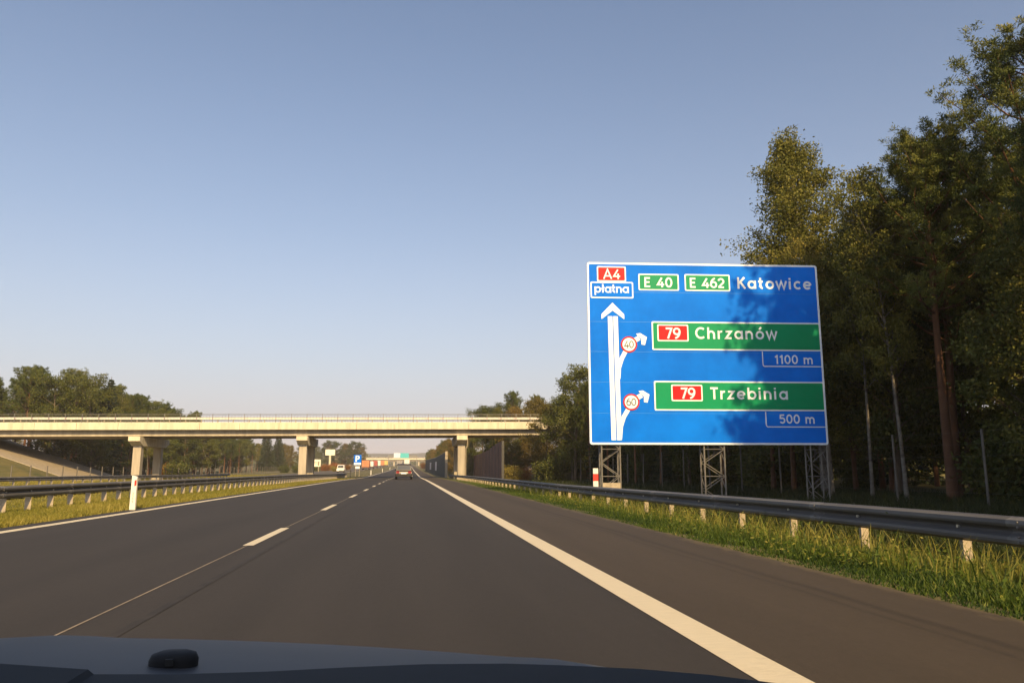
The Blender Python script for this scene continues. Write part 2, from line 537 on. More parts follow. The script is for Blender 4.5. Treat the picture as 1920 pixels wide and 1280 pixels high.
def make_broad(name, H, crown0, Rm, label, seedv, leafm, barkm, nclump=330, per=62, leaf=.15, slim=1.0, r0=.15, clump=.5, cone=False):
    random.seed(seedv)
    t = thing(name, label, 'tree')
    b = MB()
    tp = trunk_path(H*.97, .7, r0, b)
    tips = []
    nb = 52 if cone else 30
    for i in range(nb):
        h = crown0*.85 + (0.97 - crown0*.85) * (i / nb)
        s = max(0, (h - crown0*.85) / (1 - crown0*.85))
        L = Rm * (0.30 + math.sin(math.pi * min(1, .16 + .80*s)) ** .9 * .8) * random.uniform(.6, 1.12)
        if cone: L = Rm * (1.03 - s) ** .6 * random.uniform(.65, 1.1)
        if s > .85: L *= .7
        az = i * 2.4 + random.uniform(-.6, .6)
        pts = limb(b, along(tp, h), (math.cos(az), math.sin(az), random.uniform(.15, .7) * slim + .4*s), L, .05*(1.1-.7*s)*r0/.15, up=.2)
        for k in range(3):
            j = along(pts, random.uniform(.35, .9)); a2 = az + random.uniform(-1.2, 1.2)
            p2 = limb(b, j, (math.cos(a2), math.sin(a2), random.uniform(0, .6)), L*.45, .016, up=.15, n=4, seg=3)
            tips.append((p2, L))
        tips.append((pts, L))
    tips.append(([tp[-3], tp[-2], tp[-1]], 1.0))
    C = []; tint = []; A = []
    for k in range(nclump):
        pts, L = tips[k % len(tips)]
        q = along(pts, random.uniform(.35, 1.05) if k >= len(tips) else 1.0)
        if cone and k % 2:
            s = 1 - random.random() ** .62
            a_ = random.uniform(0, 6.283)
            rr_ = Rm * 1.12 * (1.02 - s) ** .62 * (.78 + .22 * math.sin(3*a_ + 7*s)) * random.random() ** .4
            q = along(tp, crown0 + (.99 - crown0) * s) + np.array([math.cos(a_)*rr_, math.sin(a_)*rr_, random.uniform(-.2, .3)])
        n = int(per * random.uniform(.5, 1.4))
        sc = clump * random.uniform(.55, 1.25)
        c = q + rng.normal(size=3) * .10 + np.clip(rng.normal(size=(n, 3)), -1.35, 1.35) * np.array([sc*.62, sc*.62, sc*.5])
        C.append(c)
        A.append(rng.normal(size=(n, 3)) + np.array([0, 0, -.35]))
        tint.append(np.clip(random.uniform(.25, .75) + rng.normal(size=n) * .17, 0, 1))
    C = np.concatenate(C); A = np.concatenate(A); tint = np.concatenate(tint)
    b.build('trunk', M[barkm], t, smooth=True)
    V, F = leaves(C, A, rng.uniform(.7, 1.3, len(C)) * leaf, rng.uniform(.7, 1.2, len(C)) * leaf * .62)
    np_mesh('crown', V, F, M[leafm], tint, t)
    return t

def make_spruce(H, Rm, label, seedv):
    random.seed(seedv)
    t = thing('spruce_tree', label, 'tree')
    b = MB()
    tp = trunk_path(H, .12, .15, b)
    C = []; A = []; tint = []
    nw = 34
    for i in range(nw):
        s = i / nw
        h = .07 + .92 * s
        for k in range(7 if s < .7 else 5):
            az = i * 1.3 + k * 6.283 / (7 if s < .7 else 5) + random.uniform(-.3, .3)
            L = Rm * (1 - s) ** .85 * random.uniform(.7, 1.1) + .12
            d = np.array([math.cos(az), math.sin(az), -.18 + .5*s])
            p0 = along(tp, h)
            p1 = p0 + d * L
            b.tube([tuple(p0), tuple(p1)], [.02, .005], 4, cap=False)
            n = int(26 + 46 * L)
            tt = rng.uniform(.12, 1, n) ** .75
            side = np.array([-math.sin(az), math.cos(az), 0])
            w = (1.05 - tt) * L * .34 + .05
            c = p0 + d * (L * tt)[:, None] + side * (rng.uniform(-1, 1, n) * w)[:, None] + np.array([0, 0, 1]) * (rng.normal(size=n) * .07 - .16 * tt)[:, None]
            C.append(c); A.append(d + rng.normal(size=(n, 3)) * .45 + np.array([0, 0, -.2]))
            tint.append(np.clip(random.uniform(.2, .7) + rng.normal(size=n) * .15, 0, 1))
    b.build('trunk', M['bark'], t, smooth=True)
    C = np.concatenate(C); A = np.concatenate(A); tint = np.concatenate(tint)
    V, F = leaves(C, A, rng.uniform(.16, .30, len(C)), rng.uniform(.05, .09, len(C)))
    np_mesh('crown', V, F, M['needles_spruce'], tint, t)
    return t

def make_bush(name, label, Rb, Hb, leafm, seedv, n=5200, leaf=.13):
    random.seed(seedv)
    t = thing(name, label, 'bush')
    b = MB()
    tips = []
    for i in range(9):
        az = i * .7 * 2 + random.uniform(-.4, .4)
        pts = limb(b, (random.uniform(-.2, .2), random.uniform(-.2, .2), -.1), (math.cos(az), math.sin(az), random.uniform(.8, 2.4)), Hb*random.uniform(.6, 1.0), .035, up=.1, n=5)
        tips.append(pts)
    b.build('stem', M['bark'], t, smooth=True)
    C = []; tint = []
    for k in range(70):
        q = along(tips[k % 9], random.uniform(.15, 1.0)) * np.array([Rb/Hb*1.6, Rb/Hb*1.6, 1])
        m_ = n // 70
        C.append(q + rng.normal(size=(m_, 3)) * np.array([.36, .36, .26]) * Rb * .6)
        tint.append(np.clip(random.uniform(.2, .8) + rng.normal(size=m_) * .17, 0, 1))
    C = np.concatenate(C); tint = np.concatenate(tint)
    C[:, 2] = np.abs(C[:, 2])
    V, F = leaves(C, rng.normal(size=C.shape), rng.uniform(.7, 1.3, len(C)) * leaf, rng.uniform(.7, 1.2, len(C)) * leaf * .6)
    np_mesh('foliage', V, F, M[leafm], tint, t)
    return t

# ------------------------------------------------------------------ lettering drawn as strokes (single-storey road lettering)
def arc(cx, cy, rx, ry, a0, a1, n=18):
    return [(cx + rx*math.cos(R(a0+(a1-a0)*i/n)), cy + ry*math.sin(R(a0+(a1-a0)*i/n))) for i in range(n+1)]
XH = .72
O_ = arc(.36, .36, .285, .285, 0, 360, 28)
GL = {  # advance, strokes
 'A': (.84, [[(.03, 0), (.42, .97), (.81, 0)], [(.19, .30), (.65, .30)]]),
 '4': (.74, [[(.52, 0), (.52, .55)], [(.50, .96), (.08, .27), (.72, .27)]]),
 'E': (.62, [[(.56, .08), (.08, .08), (.08, .92), (.56, .92)], [(.08, .51), (.50, .51)]]),
 '0': (.72, [arc(.35, .5, .27, .425, 0, 360, 28)]),
 '6': (.68, [arc(.34, .34, .265, .265, 0, 360, 28), arc(.62, .38, .545, .60, 180, 104, 10)]),
 '9': (.68, [arc(.33, .66, .265, .265, 0, 360, 28), arc(.05, .62, .545, .60, 0, -76, 10)]),
 '2': (.66, [arc(.32, .66, .255, .265, 165, -25, 14) + [(.06, .08)], [(.05, .08), (.60, .08)]]),
 '1': (.44, [[(.04, .73), (.26, .90)], [(.27, 0), (.27, 1)]]),
 '7': (.60, [[(.02, .925), (.54, .925), (.20, 0)]]),
 '5': (.66, [[(.55, .925), (.13, .925), (.10, .50)], arc(.31, .335, .255, .26, 128, -150, 16)]),
 'K': (.72, [[(.08, 0), (.08, 1)], [(.62, 1), (.13, .46)], [(.25, .60), (.66, 0)]]),
 'C': (.84, [arc(.47, .5, .40, .425, 48, 312, 22)]),
 'T': (.68, [[(.0, .925), (.66, .925)], [(.33, .9), (.33, 0)]]),
 'a': (.76, [O_, [(.65, XH), (.65, 0)]]),
 't': (.48, [[(.19, .97), (.19, .25)] + arc(.38, .25, .19, .18, 180, 270, 6), [(0, .645), (.40, .645)]]),
 'o': (.74, [O_]),
 'ó': (.74, [O_, [(.33, .84), (.50, 1.05)]]),
 'w': (.94, [[(.02, XH), (.24, .04), (.46, .68), (.68, .04), (.90, XH)]]),
 'i': (.28, [[(.10, 0), (.10, XH)], [(.10, .84), (.10, .99)]]),
 'c': (.66, [arc(.36, .36, .285, .285, 48, 312, 20)]),
 'e': (.74, [arc(.36, .36, .285, .285, 2, 318, 22), [(.08, .36), (.62, .36)]]),
 'h': (.70, [[(.08, 0), (.08, 1)], arc(.325, .395, .245, .25, 180, 0, 12) + [(.57, 0)]]),
 'n': (.70, [[(.08, 0), (.08, XH)], arc(.325, .395, .245, .25, 180, 0, 12) + [(.57, 0)]]),
 'm': (1.08, [[(.08, 0), (.08, XH)], arc(.29, .415, .21, .23, 180, 0, 12) + [(.50, 0)], arc(.72, .415, .22, .23, 180, 0, 12) + [(.94, 0)]]),
 'r': (.46, [[(.08, 0), (.08, XH)], arc(.33, .39, .25, .255, 180, 75, 8)]),
 'z': (.60, [[(.03, .645), (.49, .645), (.06, .08), (.53, .08)]]),
 'b': (.76, [[(.08, 0), (.08, 1)], arc(.38, .36, .285, .285, 0, 360, 28)]),
 'p': (.76, [[(.08, -.28), (.08, XH)], arc(.38, .36, .285, .285, 0, 360, 28)]),
 'ł': (.36, [[(.16, 0), (.16, 1)], [(-.02, .42), (.34, .64)]]),
 'P': (.66, [[(.08, 0), (.08, 1)], [(.08, .925), (.30, .925)] + arc(.34, .70, .22, .225, 90, -90, 12) + [(.08, .475)]]),
 ' ': (.42, []),
}
def ribbon(b, pts, w, mapper, off):
    closed = len(pts) > 3 and abs(pts[0][0]-pts[-1][0]) < 1e-6 and abs(pts[0][1]-pts[-1][1]) < 1e-6
    P = [Vector(p) for p in (pts[:-1] if closed else pts)]
    n = len(P); row = []
    for i in range(n):
        a = P[i-1] if (closed or i > 0) else None
        c = P[(i+1) % n] if (closed or i < n-1) else None
        d0 = (P[i]-a).normalized() if a is not None else None
        d1 = (c-P[i]).normalized() if c is not None else None
        if d0 is None: d0 = d1
        if d1 is None: d1 = d0
        n0 = Vector((-d0.y, d0.x)); n1 = Vector((-d1.y, d1.x))
        m_ = (n0+n1)
        if m_.length < 1e-4: m_ = n0
        m_.normalize()
        k = min(1/max(.3, m_.dot(n0)), 2.2)
        row.append((P[i] + m_*w/2*k, P[i] - m_*w/2*k))
    if closed: row.append(row[0])
    base = len(b.v)
    for (l, r_) in row: b.v += [mapper(l.x, l.y, off), mapper(r_.x, r_.y, off)]
    for i in range(len(row)-1):
        b.f.append((base+2*i+1, base+2*i+3, base+2*i+2, base+2*i))
def text(name, s, u0, u1, v0, h, w, mapper, off, m, parent):
    """text fitted between u0 and u1 on baseline v0, cap height h"""
    tot = sum(GL[c][0] for c in s)
    extra = ((u1-u0)/h - tot) / max(1, len(s)-1)
    sx = 1.0
    if extra < -.06: sx = (u1-u0)/h/tot; extra = 0
    b = MB(); x = 0; k = 0
    for c in s:
        adv, st = GL[c]
        for pl in st:
            ribbon(b, [((x+px*sx)*h+u0, py*h+v0) for px, py in pl], w*h, mapper, off + .0006*(k % 4)); k += 1
        x += adv*sx + extra
    return b.build(name, m, parent)

# ------------------------------------------------------------------ big direction sign
SW, SH = 9.43, 7.25
sg = thing('direction_sign', 'huge blue motorway direction board on three lattice masts beside the guard rail', 'road sign', (6.909, 29.0, 1.973), -R(4.5))
def sm(u, v, off): return (u, -off, v)      # sign-local
def plate(name, u0, u1, v0, v1, off, m, parent, t=.006, rad=0.0):
    if rad <= 0:
        return MB().box(u0, u1, -off, -off+t, v0, v1).build(name, m, parent)
    poly = arc(u1-rad, v1-rad, rad, rad, 0, 90, 5) + arc(u0+rad, v1-rad, rad, rad, 90, 180, 5) + arc(u0+rad, v0+rad, rad, rad, 180, 270, 5) + arc(u1-rad, v0+rad, rad, rad, 270, 360, 5)
    return MB().extrude(poly, lambda u, v: (u, -off+t, v), lambda u, v: (u, -off, v)).build(name, m, parent)
def frame(name, u0, u1, v0, v1, w, off, m, parent, rad=.05, skip_right=False):
    """a thin rounded outline"""
    def rr(g, q):
        rd = max(.001, rad-q)
        return arc(u1-g-rd, v1-g-rd, rd, rd, 0, 90, 5) + arc(u0+g+rd, v1-g-rd, rd, rd, 90, 180, 5) + arc(u0+g+rd, v0+g+rd, rd, rd, 180, 270, 5) + arc(u1-g-rd, v0+g+rd, rd, rd, 270, 360, 5)
    o = rr(0, 0); i = rr(w, w*.6)
    b = MB()
    b.sweep([[(u, -off, v) for u, v in o] + [(o[0][0], -off, o[0][1])], [(u, -off, v) for u, v in i] + [(i[0][0], -off, i[0][1])]])
    return b.build(name, m, parent)
board = plate('board', 0, SW, 0, SH, 0, M['sign_blue'], sg, t=.07, rad=.10)
frame('border', 0.0, SW, 0.0, SH, .075, .004, M['sign_white'], sg, rad=.10)
# narrow sheet joints of the board
jb = MB()
for v in (1.21, 2.42, 3.63, 4.83, 6.04):
    jb.box(.08, SW-.08, -.0022, -.0002, v-.005, v+.005)
jb.build('sheet_joint', mat('sheet_joint_blue', (0.02, 0.20, 0.60), .4), board)
# route plates
def route(u0, u1, v0, v1, s, m, tu0, tu1, tv0, h, w=.17):
    p = plate('route_plate', u0, u1, v0, v1, .012, M['sign_white'], sg, rad=.05)
    plate('colour_field', u0+.05, u1-.05, v0+.05, v1-.05, .016, m, p, rad=.04)
    text('lettering', s, tu0, tu1, tv0, h, w, sm, .020, M['sign_white'], p)
    return p
route(.40, 1.57, 6.46, 7.09, 'A4', M['sign_red'], .66, 1.34, 6.57, .40, .145)
route(2.07, 3.71, 6.12, 6.80, 'E 40', M['sign_green'], 2.31, 3.45, 6.25, .41)
route(3.95, 5.80, 6.12, 6.81, 'E 462', M['sign_green'], 4.16, 5.57, 6.25, .41)
tp_ = plate('toll_plate', .13, 1.85, 5.78, 6.45, .012, M['sign_white'], sg, rad=.05)
plate('colour_field', .18, 1.80, 5.83, 6.40, .016, M['sign_blue'], tp_, rad=.04)
text('lettering', 'płatna', .29, 1.68, 6.00, .35, .165, sm, .020, M['sign_white'], tp_)
text('lettering', 'Katowice', 6.11, 9.17, 6.24, .47, .175, sm, .008, M['sign_white'], sg)
def dest(u0, v0, v1, s, tu0, tu1, tv0, h, pu0, pu1, pv0, pv1, nu0, nu1, nv0, nh):
    p = plate('destination_panel', u0, SW-.03, v0, v1, .012, M['sign_white'], sg, rad=.05)
    plate('colour_field', u0+.055, SW-.085, v0+.055, v1-.055, .016, M['sign_green'], p, rad=.04)
    text('lettering', s, tu0, tu1, tv0, h, .165, sm, .020, M['sign_white'], p)
    q = plate('route_plate', pu0, pu1, pv0, pv1, .020, M['sign_white'], sg, rad=.05)
    plate('colour_field', pu0+.05, pu1-.05, pv0+.05, pv1-.05, .024, M['sign_red'], q, rad=.04)
    text('lettering', '79', nu0, nu1, nv0, nh, .17, sm, .028, M['sign_white'], q)
dest(2.55, 3.71, 4.86, 'Chrzanów', 4.30, 7.62, 4.17, .47, 2.77, 4.02, 4.06, 4.74, 3.10, 3.70, 4.17, .44)
dest(2.57, 1.32, 2.48, 'Trzebinia', 4.80, 7.92, 1.77, .47, 3.25, 4.49, 1.69, 2.34, 3.62, 4.20, 1.79, .43)
for v1, v0, s, u0, u1, tv in ((3.68, 3.09, '1100 m', 7.47, 9.03, 3.19), (1.29, .70, '500 m', 7.52, 8.95, .83)):
    b = MB()
    pl = [(6.98, v1)] + arc(7.06, v0+.08, .08, .08, 180, 270, 5) + [(SW-.07, v0)]
    ribbon(b, pl, .038, sm, .008)
    p = b.build('distance_outline', M['sign_white'], sg)
    text('lettering', s, u0, u1, tv, .36, .16, sm, .010, M['sign_white'], p)
# the arrow stem with its two branches
b = MB()
def cx_(v): return 1.045 + (1.0-1.045) * (v-.17) / 5.0
def stem(l, r_):
    b.sweep([[sm(cx_(v)+l, v, .008), sm(cx_(v)+r_, v, .008)] for v in (5.05, 3.0, .17)])
stem(-.20, -.018); stem(.018, .20)
b.f.append(tuple(range(len(b.v), len(b.v)+6)))
b.v += [sm(u, v, .0085) for u, v in ((.55, 4.93), (.55, 5.13), (1.0, 5.60), (1.46, 5.13), (1.46, 4.93), (1.0, 5.28))]
ribbon(b, [(1.16, 2.55), (1.20, 3.0), (1.32, 3.36), (1.52, 3.72)], .17, sm, .009)
ribbon(b, [(1.17, .20), (1.22, .70), (1.34, 1.06), (1.55, 1.40)], .17, sm, .009)
b.build('arrow_stem', M['sign_white'], sg)
for cu, cv, s in ((1.62, 3.92, '40'), (1.655, 1.645, '60')):
    b = MB()
    ribbon(b, [(cu+.18, cv+.13), (cu+.42, cv+.27)], .19, sm, .010)
    b.f.append((len(b.v), len(b.v)+1, len(b.v)+2, len(b.v)+3, len(b.v)+4, len(b.v)+5))
    b.v += [sm(u, v, .011) for u, v in ((cu+.29, cv+.43), (cu+.46, cv+.46), (cu+.73, cv+.30), (cu+.64, cv-.02), (cu+.50, cv+.0), (cu+.50, cv+.22))]
    b.build('branch_arrow', M['sign_white'], sg)
    d = MB().extrude(arc(cu, cv, .325, .325, 0, 360, 32)[:-1], lambda u, v: sm(u, v, .013), lambda u, v: sm(u, v, .018)).build('speed_disc', M['sign_red'], sg)
    MB().extrude(arc(cu, cv, .262, .262, 0, 360, 32)[:-1], lambda u, v: sm(u, v, .019), lambda u, v: sm(u, v, .022)).build('disc_face', M['sign_white'], d)
    text('lettering', s, cu-.20, cu+.20, cv-.15, .30, .12, sm, .026, M['sign_black'], d)
# masts: four legs with lacing each
for u0, u1 in ((.47, 1.19), (4.50, 5.30), (8.75, 9.40)):
    b = MB()
    zb, zt = -2.5, SH-.4
    yf, yb = .12, .62
    for (x, y) in ((u0, yf), (u1, yf), (u0, yb), (u1, yb)):
        b.tube([(x, y, zb), (x, y, zt)], .034, 8)
    n = int((zt-zb)/.52)
    for i in range(n):
        za = zb + .25 + i*.52; zc = za + .52
        for (p, q) in (((u0, yf), (u1, yf)), ((u0, yb), (u1, yb)), ((u0, yf), (u0, yb)), ((u1, yf), (u1, yb))):
            a, c = (p, q) if i % 2 else (q, p)
            b.tube([(a[0], a[1], za), (c[0], c[1], zc)], .016, 5)
            if i % 2 == 0: b.tube([(p[0], p[1], za), (q[0], q[1], za)], .014, 5)
    ms = b.build('lattice_mast', M['steel'], sg)
    MB().box(u0-.25, u1+.25, yf-.3, yb+.3, zb-.2, zb+.12).build('footing', M['concrete'], ms)
MB().box(.49, 1.17, .075, .085, -1.67, -1.45).build('mast_plate', M['steel_post'], sg)
sb = MB()
for v in (.5, 1.9, 3.3, 4.7, 6.1, 6.9): sb.box(.1, SW-.1, .071, .115, v-.04, v+.04)
sb.build('back_rail', M['sign_back'], sg)

# ------------------------------------------------------------------ guard rails
def guard_rail(label, X, side, y0, y1, step, ztop, zgr, xf=None):
    """W-beam on posts; side = +1 when the beam face looks towards +x. ztop(y)/zgr(y) are heights"""
    xf = xf or (lambda y: X)
    t = thing('guard_rail', label, 'guard rail', (0, 0, 0))
    prof = [(0, 0), (.012, -.012), (.075, -.035), (.082, -.075), (.075, -.10), (.012, -.135), (.0, -.155), (.012, -.175), (.075, -.21), (.082, -.24), (.075, -.275), (.012, -.298), (0, -.31)]
    ys = sorted(set([y0, y1] + list(np.arange(y0, y1, 2.0))))
    b = MB()
    b.sweep([[(xf(y) + side*d, y, ztop(y)+h) for d, h in prof] for y in ys])
    b.sweep([[(xf(y) + side*(d-.004), y, ztop(y)+h) for d, h in prof[::-1]] for y in ys])
    beam = b.build('beam', M['steel_rail'], t)
    for yj in np.arange(y0+1.1, min(y1, y0+60), 4.0):          # overlapped joints
        sb_ = MB()
        sb_.sweep([[(xf(y) + side*(d+.005), y, ztop(y)+h+.001) for d, h in prof] for y in (yj, yj+.32)])
        for dz_ in (-.055, -.105, -.205, -.255):
            sb_.tube([(xf(yj) + side*.05, yj+.16, ztop(yj)+dz_), (xf(yj) + side*.096, yj+.16, ztop(yj)+dz_)], .013, 6)
        sb_.build('joint', M['steel_joint'], beam)
    bb = MB()
    k = 0
    n_posts = int((y1-y0)/step)
    extra = MB()
    for i in range(n_posts+1):
        y = y0 + .2 + i*step
        if y > y1: break
        zt, zg = ztop(y), zgr(y)
        xp = xf(y) - side*.058
        p = MB() if i < 98 else extra
        p.box(xp-.055, xp+.055, y-.006, y, zg-.3, zt-.06)          # sigma post: web and two flanges
        p.box(xp-.055, xp-.047, y, y+.05, zg-.3, zt-.06)
        p.box(xp+.047, xp+.055, y, y+.05, zg-.3, zt-.06)
        if side > 0: p.box(xf(y)-.045, xf(y)+.055, y-.012, y-.007, zg-.3, zt-.315)   # plate added below the beam to catch sun and brighten the post
        p.box(xf(y)-side*.055-.05, xf(y)-side*.055+.05, y+.055, y+.09, zt-.24, zt-.08)   # spacer
        if p is not extra: p.build('post', M['steel_post'], t)
        if i >= 98: continue
        MB().tube([(xf(y)+side*.004, y+.02, zt-.155), (xf(y)+side*.03, y+.02, zt-.155)], .019, 8).build('bolt', M['bolt_steel'], beam)
    if extra.v:
        e = extra.build('post', M['steel_post'], t); e['kind'] = 'stuff'
    return t
def rr_top(y): return zr(y) + .52 - .10 * min(1, max(0, (y-9)/22))
def rr_gnd(y): return gz(6.35, y) - .02
guard_rail('long grey guard rail along the right verge in front of the blue sign', 6.28, -1, -6, 128, 2.0, rr_top, rr_gnd, lambda y: 6.28 + (.004*(y-60) if y > 60 else 0))
guard_rail('grey guard rail on pale posts along the near edge of the grassy median', -10.25, 1, 8, 132, 1.33, lambda y: zr(y)+.59, lambda y: gz(-10.2, y)-.02)
guard_rail('far guard rail along the outer edge of the opposite carriageway', -28.2, 1, 30, 128, 2.0, lambda y: zr(y)+.50, lambda y: gz(-28.2, y)-.02)

# ------------------------------------------------------------------ overpass
BY0 = 104.0
def bgz(x): return .0088 * (x + 18)
br = thing('overpass_bridge', 'pale concrete road bridge crossing over the motorway on three pairs of columns', 'bridge', (0, BY0, 0))
XL, XR = -62.0, 30.0
def bspan(x0, x1, y0, y1, z0, z1, name, m, parent=br, bevel=0):
    b = MB().hexa([(x0,y0,z0+bgz(x0)),(x1,y0,z0+bgz(x1)),(x1,y1,z0+bgz(x1)),(x0,y1,z0+bgz(x0)),(x0,y0,z1+bgz(x0)),(x1,y0,z1+bgz(x1)),(x1,y1,z1+bgz(x1)),(x0,y1,z1+bgz(x0))])
    return b.build(name, m, parent, bevel=bevel)
bspan(XL, XR, .25, 11.75, 6.32, 6.95, 'deck', M['concrete'])
# fascia: precast edge panels with open joints
fb = MB(); fb2 = MB()
x = XL
while x < XR:
    x1 = min(x+4.96, XR)
    for bb_, y0, y1 in ((fb, 0, .24), (fb2, 11.76, 12.0)):
        bb_.hexa([(x,y0,6.26+bgz(x)),(x1,y0,6.26+bgz(x1)),(x1,y1,6.26+bgz(x1)),(x,y1,6.26+bgz(x)),(x,y0,7.17+bgz(x)),(x1,y0,7.17+bgz(x1)),(x1,y1,7.17+bgz(x1)),(x,y1,7.17+bgz(x))])
    x += 5.0
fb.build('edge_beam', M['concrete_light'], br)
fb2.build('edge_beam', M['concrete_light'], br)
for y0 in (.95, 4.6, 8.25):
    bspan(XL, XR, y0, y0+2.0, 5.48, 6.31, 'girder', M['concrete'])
# parapet guard rails and outer mesh fence
for yy, tl in ((.62, 1), (11.3, -1)):
    b = MB()
    for z, h, d in ((7.62, .30, .05),):
        b.hexa([(XL,yy,z+bgz(XL)),(XR,yy,z+bgz(XR)),(XR,yy+d,z+bgz(XR)),(XL,yy+d,z+bgz(XL)),(XL,yy,z+h+bgz(XL)),(XR,yy,z+h+bgz(XR)),(XR,yy+d,z+h+bgz(XR)),(XL,yy+d,z+h+bgz(XL))])
    rl = b.build('bridge_guard_rail', M['rail_white'], br)
    for i in range(int((XR-XL)/2)):
        x = XL + 1 + i*2
        MB().box(x-.05, x+.05, yy+.055, yy+.13, 6.9+bgz(x), 7.9+bgz(x)).build('rail_post', M['steel_post'], rl)
for yy in (.14, 11.86):
    b = MB()
    for z in (7.45, 8.16, 8.18+.12):
        b.tube([(XL, yy, z+bgz(XL)), (XR, yy, z+bgz(XR))], .022, 6)
    for i in range(int((XR-XL)/2.0)):
        x = XL + .5 + i*2.0
        b.box(x-.03, x+.03, yy-.03, yy+.03, 7.15+bgz(x), 8.32+bgz(x))
    for i in range(int((XR-XL)/.4)):
        x = XL + .5 + i*.4
        b.tube([(x, yy, 7.45+bgz(x)), (x, yy, 8.18+bgz(x))], .008, 4, cap=False)
    b.build('railing', M['steel'], br)
for xc in (-34.9, -14.0, 7.1):
    p = thing('pier', None, None); p.parent = br
    zc = 5.44 + bgz(xc)
    poly = [(-.2, zc-.04), (-.2, zc-.62), (1.35, zc-1.22), (10.65, zc-1.22), (12.2, zc-.62), (12.2, zc-.04)]
    w = .72
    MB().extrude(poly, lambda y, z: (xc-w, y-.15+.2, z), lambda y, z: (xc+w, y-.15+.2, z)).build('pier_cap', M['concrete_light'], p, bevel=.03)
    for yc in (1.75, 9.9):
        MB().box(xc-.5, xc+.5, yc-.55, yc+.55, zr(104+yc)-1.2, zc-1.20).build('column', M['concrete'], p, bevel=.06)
    b = MB()
    for yc in (1.4, 5.3, 9.0):
        b.box(xc-.4, xc+.4, yc, yc+1.2, zc-.06, zc+.03)
    b.build('bearing', M['dark_metal'], p)
b = MB()
b.tube([(7.95, 1.6, 5.4), (7.95, 1.6, 4.3), (7.72, 1.6, 3.9), (7.72, 1.6, -.4)], .09, 10)
b.build('drain_pipe', M['concrete_dark'], br)
# abutments
MB().box(-60.5, -57.5, .6, 11.4, -1, 6.2+bgz(-59)).build('abutment', M['concrete'], br)
MB().box(26.5, 29.5, .6, 11.4, -1, 6.2+bgz(28)).build('abutment', M['concrete'], br)

# embankments under the two ends: sloped earth with a paved cone beneath the deck
def embank(xa, xb, top):
    """xa foot, xb crest"""
    sgn = 1 if xb > xa else -1
    z0 = -.5
    far = xb + sgn*120
    yn, yf = 102.2, 117.8
    run = abs(xb-xa)
    b = MB()
    A = [(xa, yn, z0), (xa, yf, z0)]
    Tn, Tf = (xb, yn, top), (xb, yf, top)
    Fn, Ff = (far, yn, top), (far, yf, top)
    # conical front quarter, near side slope, far side slope
    def fan(y, dy):
        pts = []
        for i in range(9):
            a = math.pi/2 * i/8
            pts.append((xb + (xa-xb)*math.cos(a), y + dy*run*.8*math.sin(a), z0))
        return pts
    nf = fan(yn, -1); ff = fan(yf, 1)
    for pts, T, F, dy in ((nf, Tn, Fn, -1), (ff, Tf, Ff, 1)):
        for p, q in zip(pts, pts[1:]):
            k = len(b.v); b.v += [p, q, T]; b.f.append((k, k+1, k+2) if (dy*sgn) > 0 else (k, k+2, k+1))
        end = (far, pts[-1][1], z0)
        b.quad(pts[-1], end, F, T)
    b.quad(Tn, Fn, Ff, Tf)
    e = b.build('embankment', M['grass_ground']); tag(e, kind='structure')
    # paved slope under the deck, 4 cm proud, with an edge kerb
    c = MB()
    n = Vector((-(top-z0)*sgn, 0, run)).normalized() * .05
    c.hexa([Vector(p) + n*k for k in (-3, 1) for p in ((xa, yn-.6, z0), (xb, yn-.6, top), (xb, yf+.6, top), (xa, yf+.6, z0))])
    o = c.build('slope_paving', M['paving']); tag(o, kind='structure')
embank(-40.2, -57.4, 5.4)
embank(14.6, 26.6, 5.9)

# ------------------------------------------------------------------ noise walls
nw = thing('noise_wall', 'dark brown noise barrier with a stepped top behind the right bridge pier', 'noise barrier', (9.0, 74, -.3))
steps = [(0, 3.0, 4.05), (3.0, 6.0, 4.0), (6.0, 9.0, 3.85), (9.0, 12.0, 3.72), (12, 16, 3.55), (16, 20, 3.45), (20, 24, 3.4), (24, 28, 3.35), (28, 34, 3.3)]
for a, c, h in steps:
    MB().box(-.08+a*.004, .08+a*.004, a+.13, c-.005, -.2, h).build('wall_panel', M['noise_brown'], nw, bevel=.02)
    MB().box(-.12+a*.004, .12+a*.004, a-.1, a+.125, -.2, h+.06).build('wall_post', M['dark_metal'], nw)
nw2 = thing('noise_wall', 'dark green noise barrier with pale panels beyond the bridge on the right', 'noise barrier', (6.0, 125, 0))
MB().box(-.2, .2, -.35, 0, zr(125)-.6, 4.0).build('end_post', M['concrete'], nw2)
for i in range(30):
    a = i*5.0; y = 125 + a
    h = 3.95 + zr(y) - .4*min(1, i/8)
    MB().box(-.07, .07, a+.003, a+4.75, zr(y)-.5, h).build('wall_panel', M['noise_green'], nw2)
    MB().box(-.11, .11, a+4.76, a+4.99, zr(y)-.5, h+.1).build('wall_post', M['dark_metal'], nw2)
    if i in (8, 9, 16, 17, 18):
        MB().box(-.085, -.071, a+.15, a+4.6, zr(y)+.7, zr(y)+2.6).build('pale_panel', M['pale_panel'], nw2)

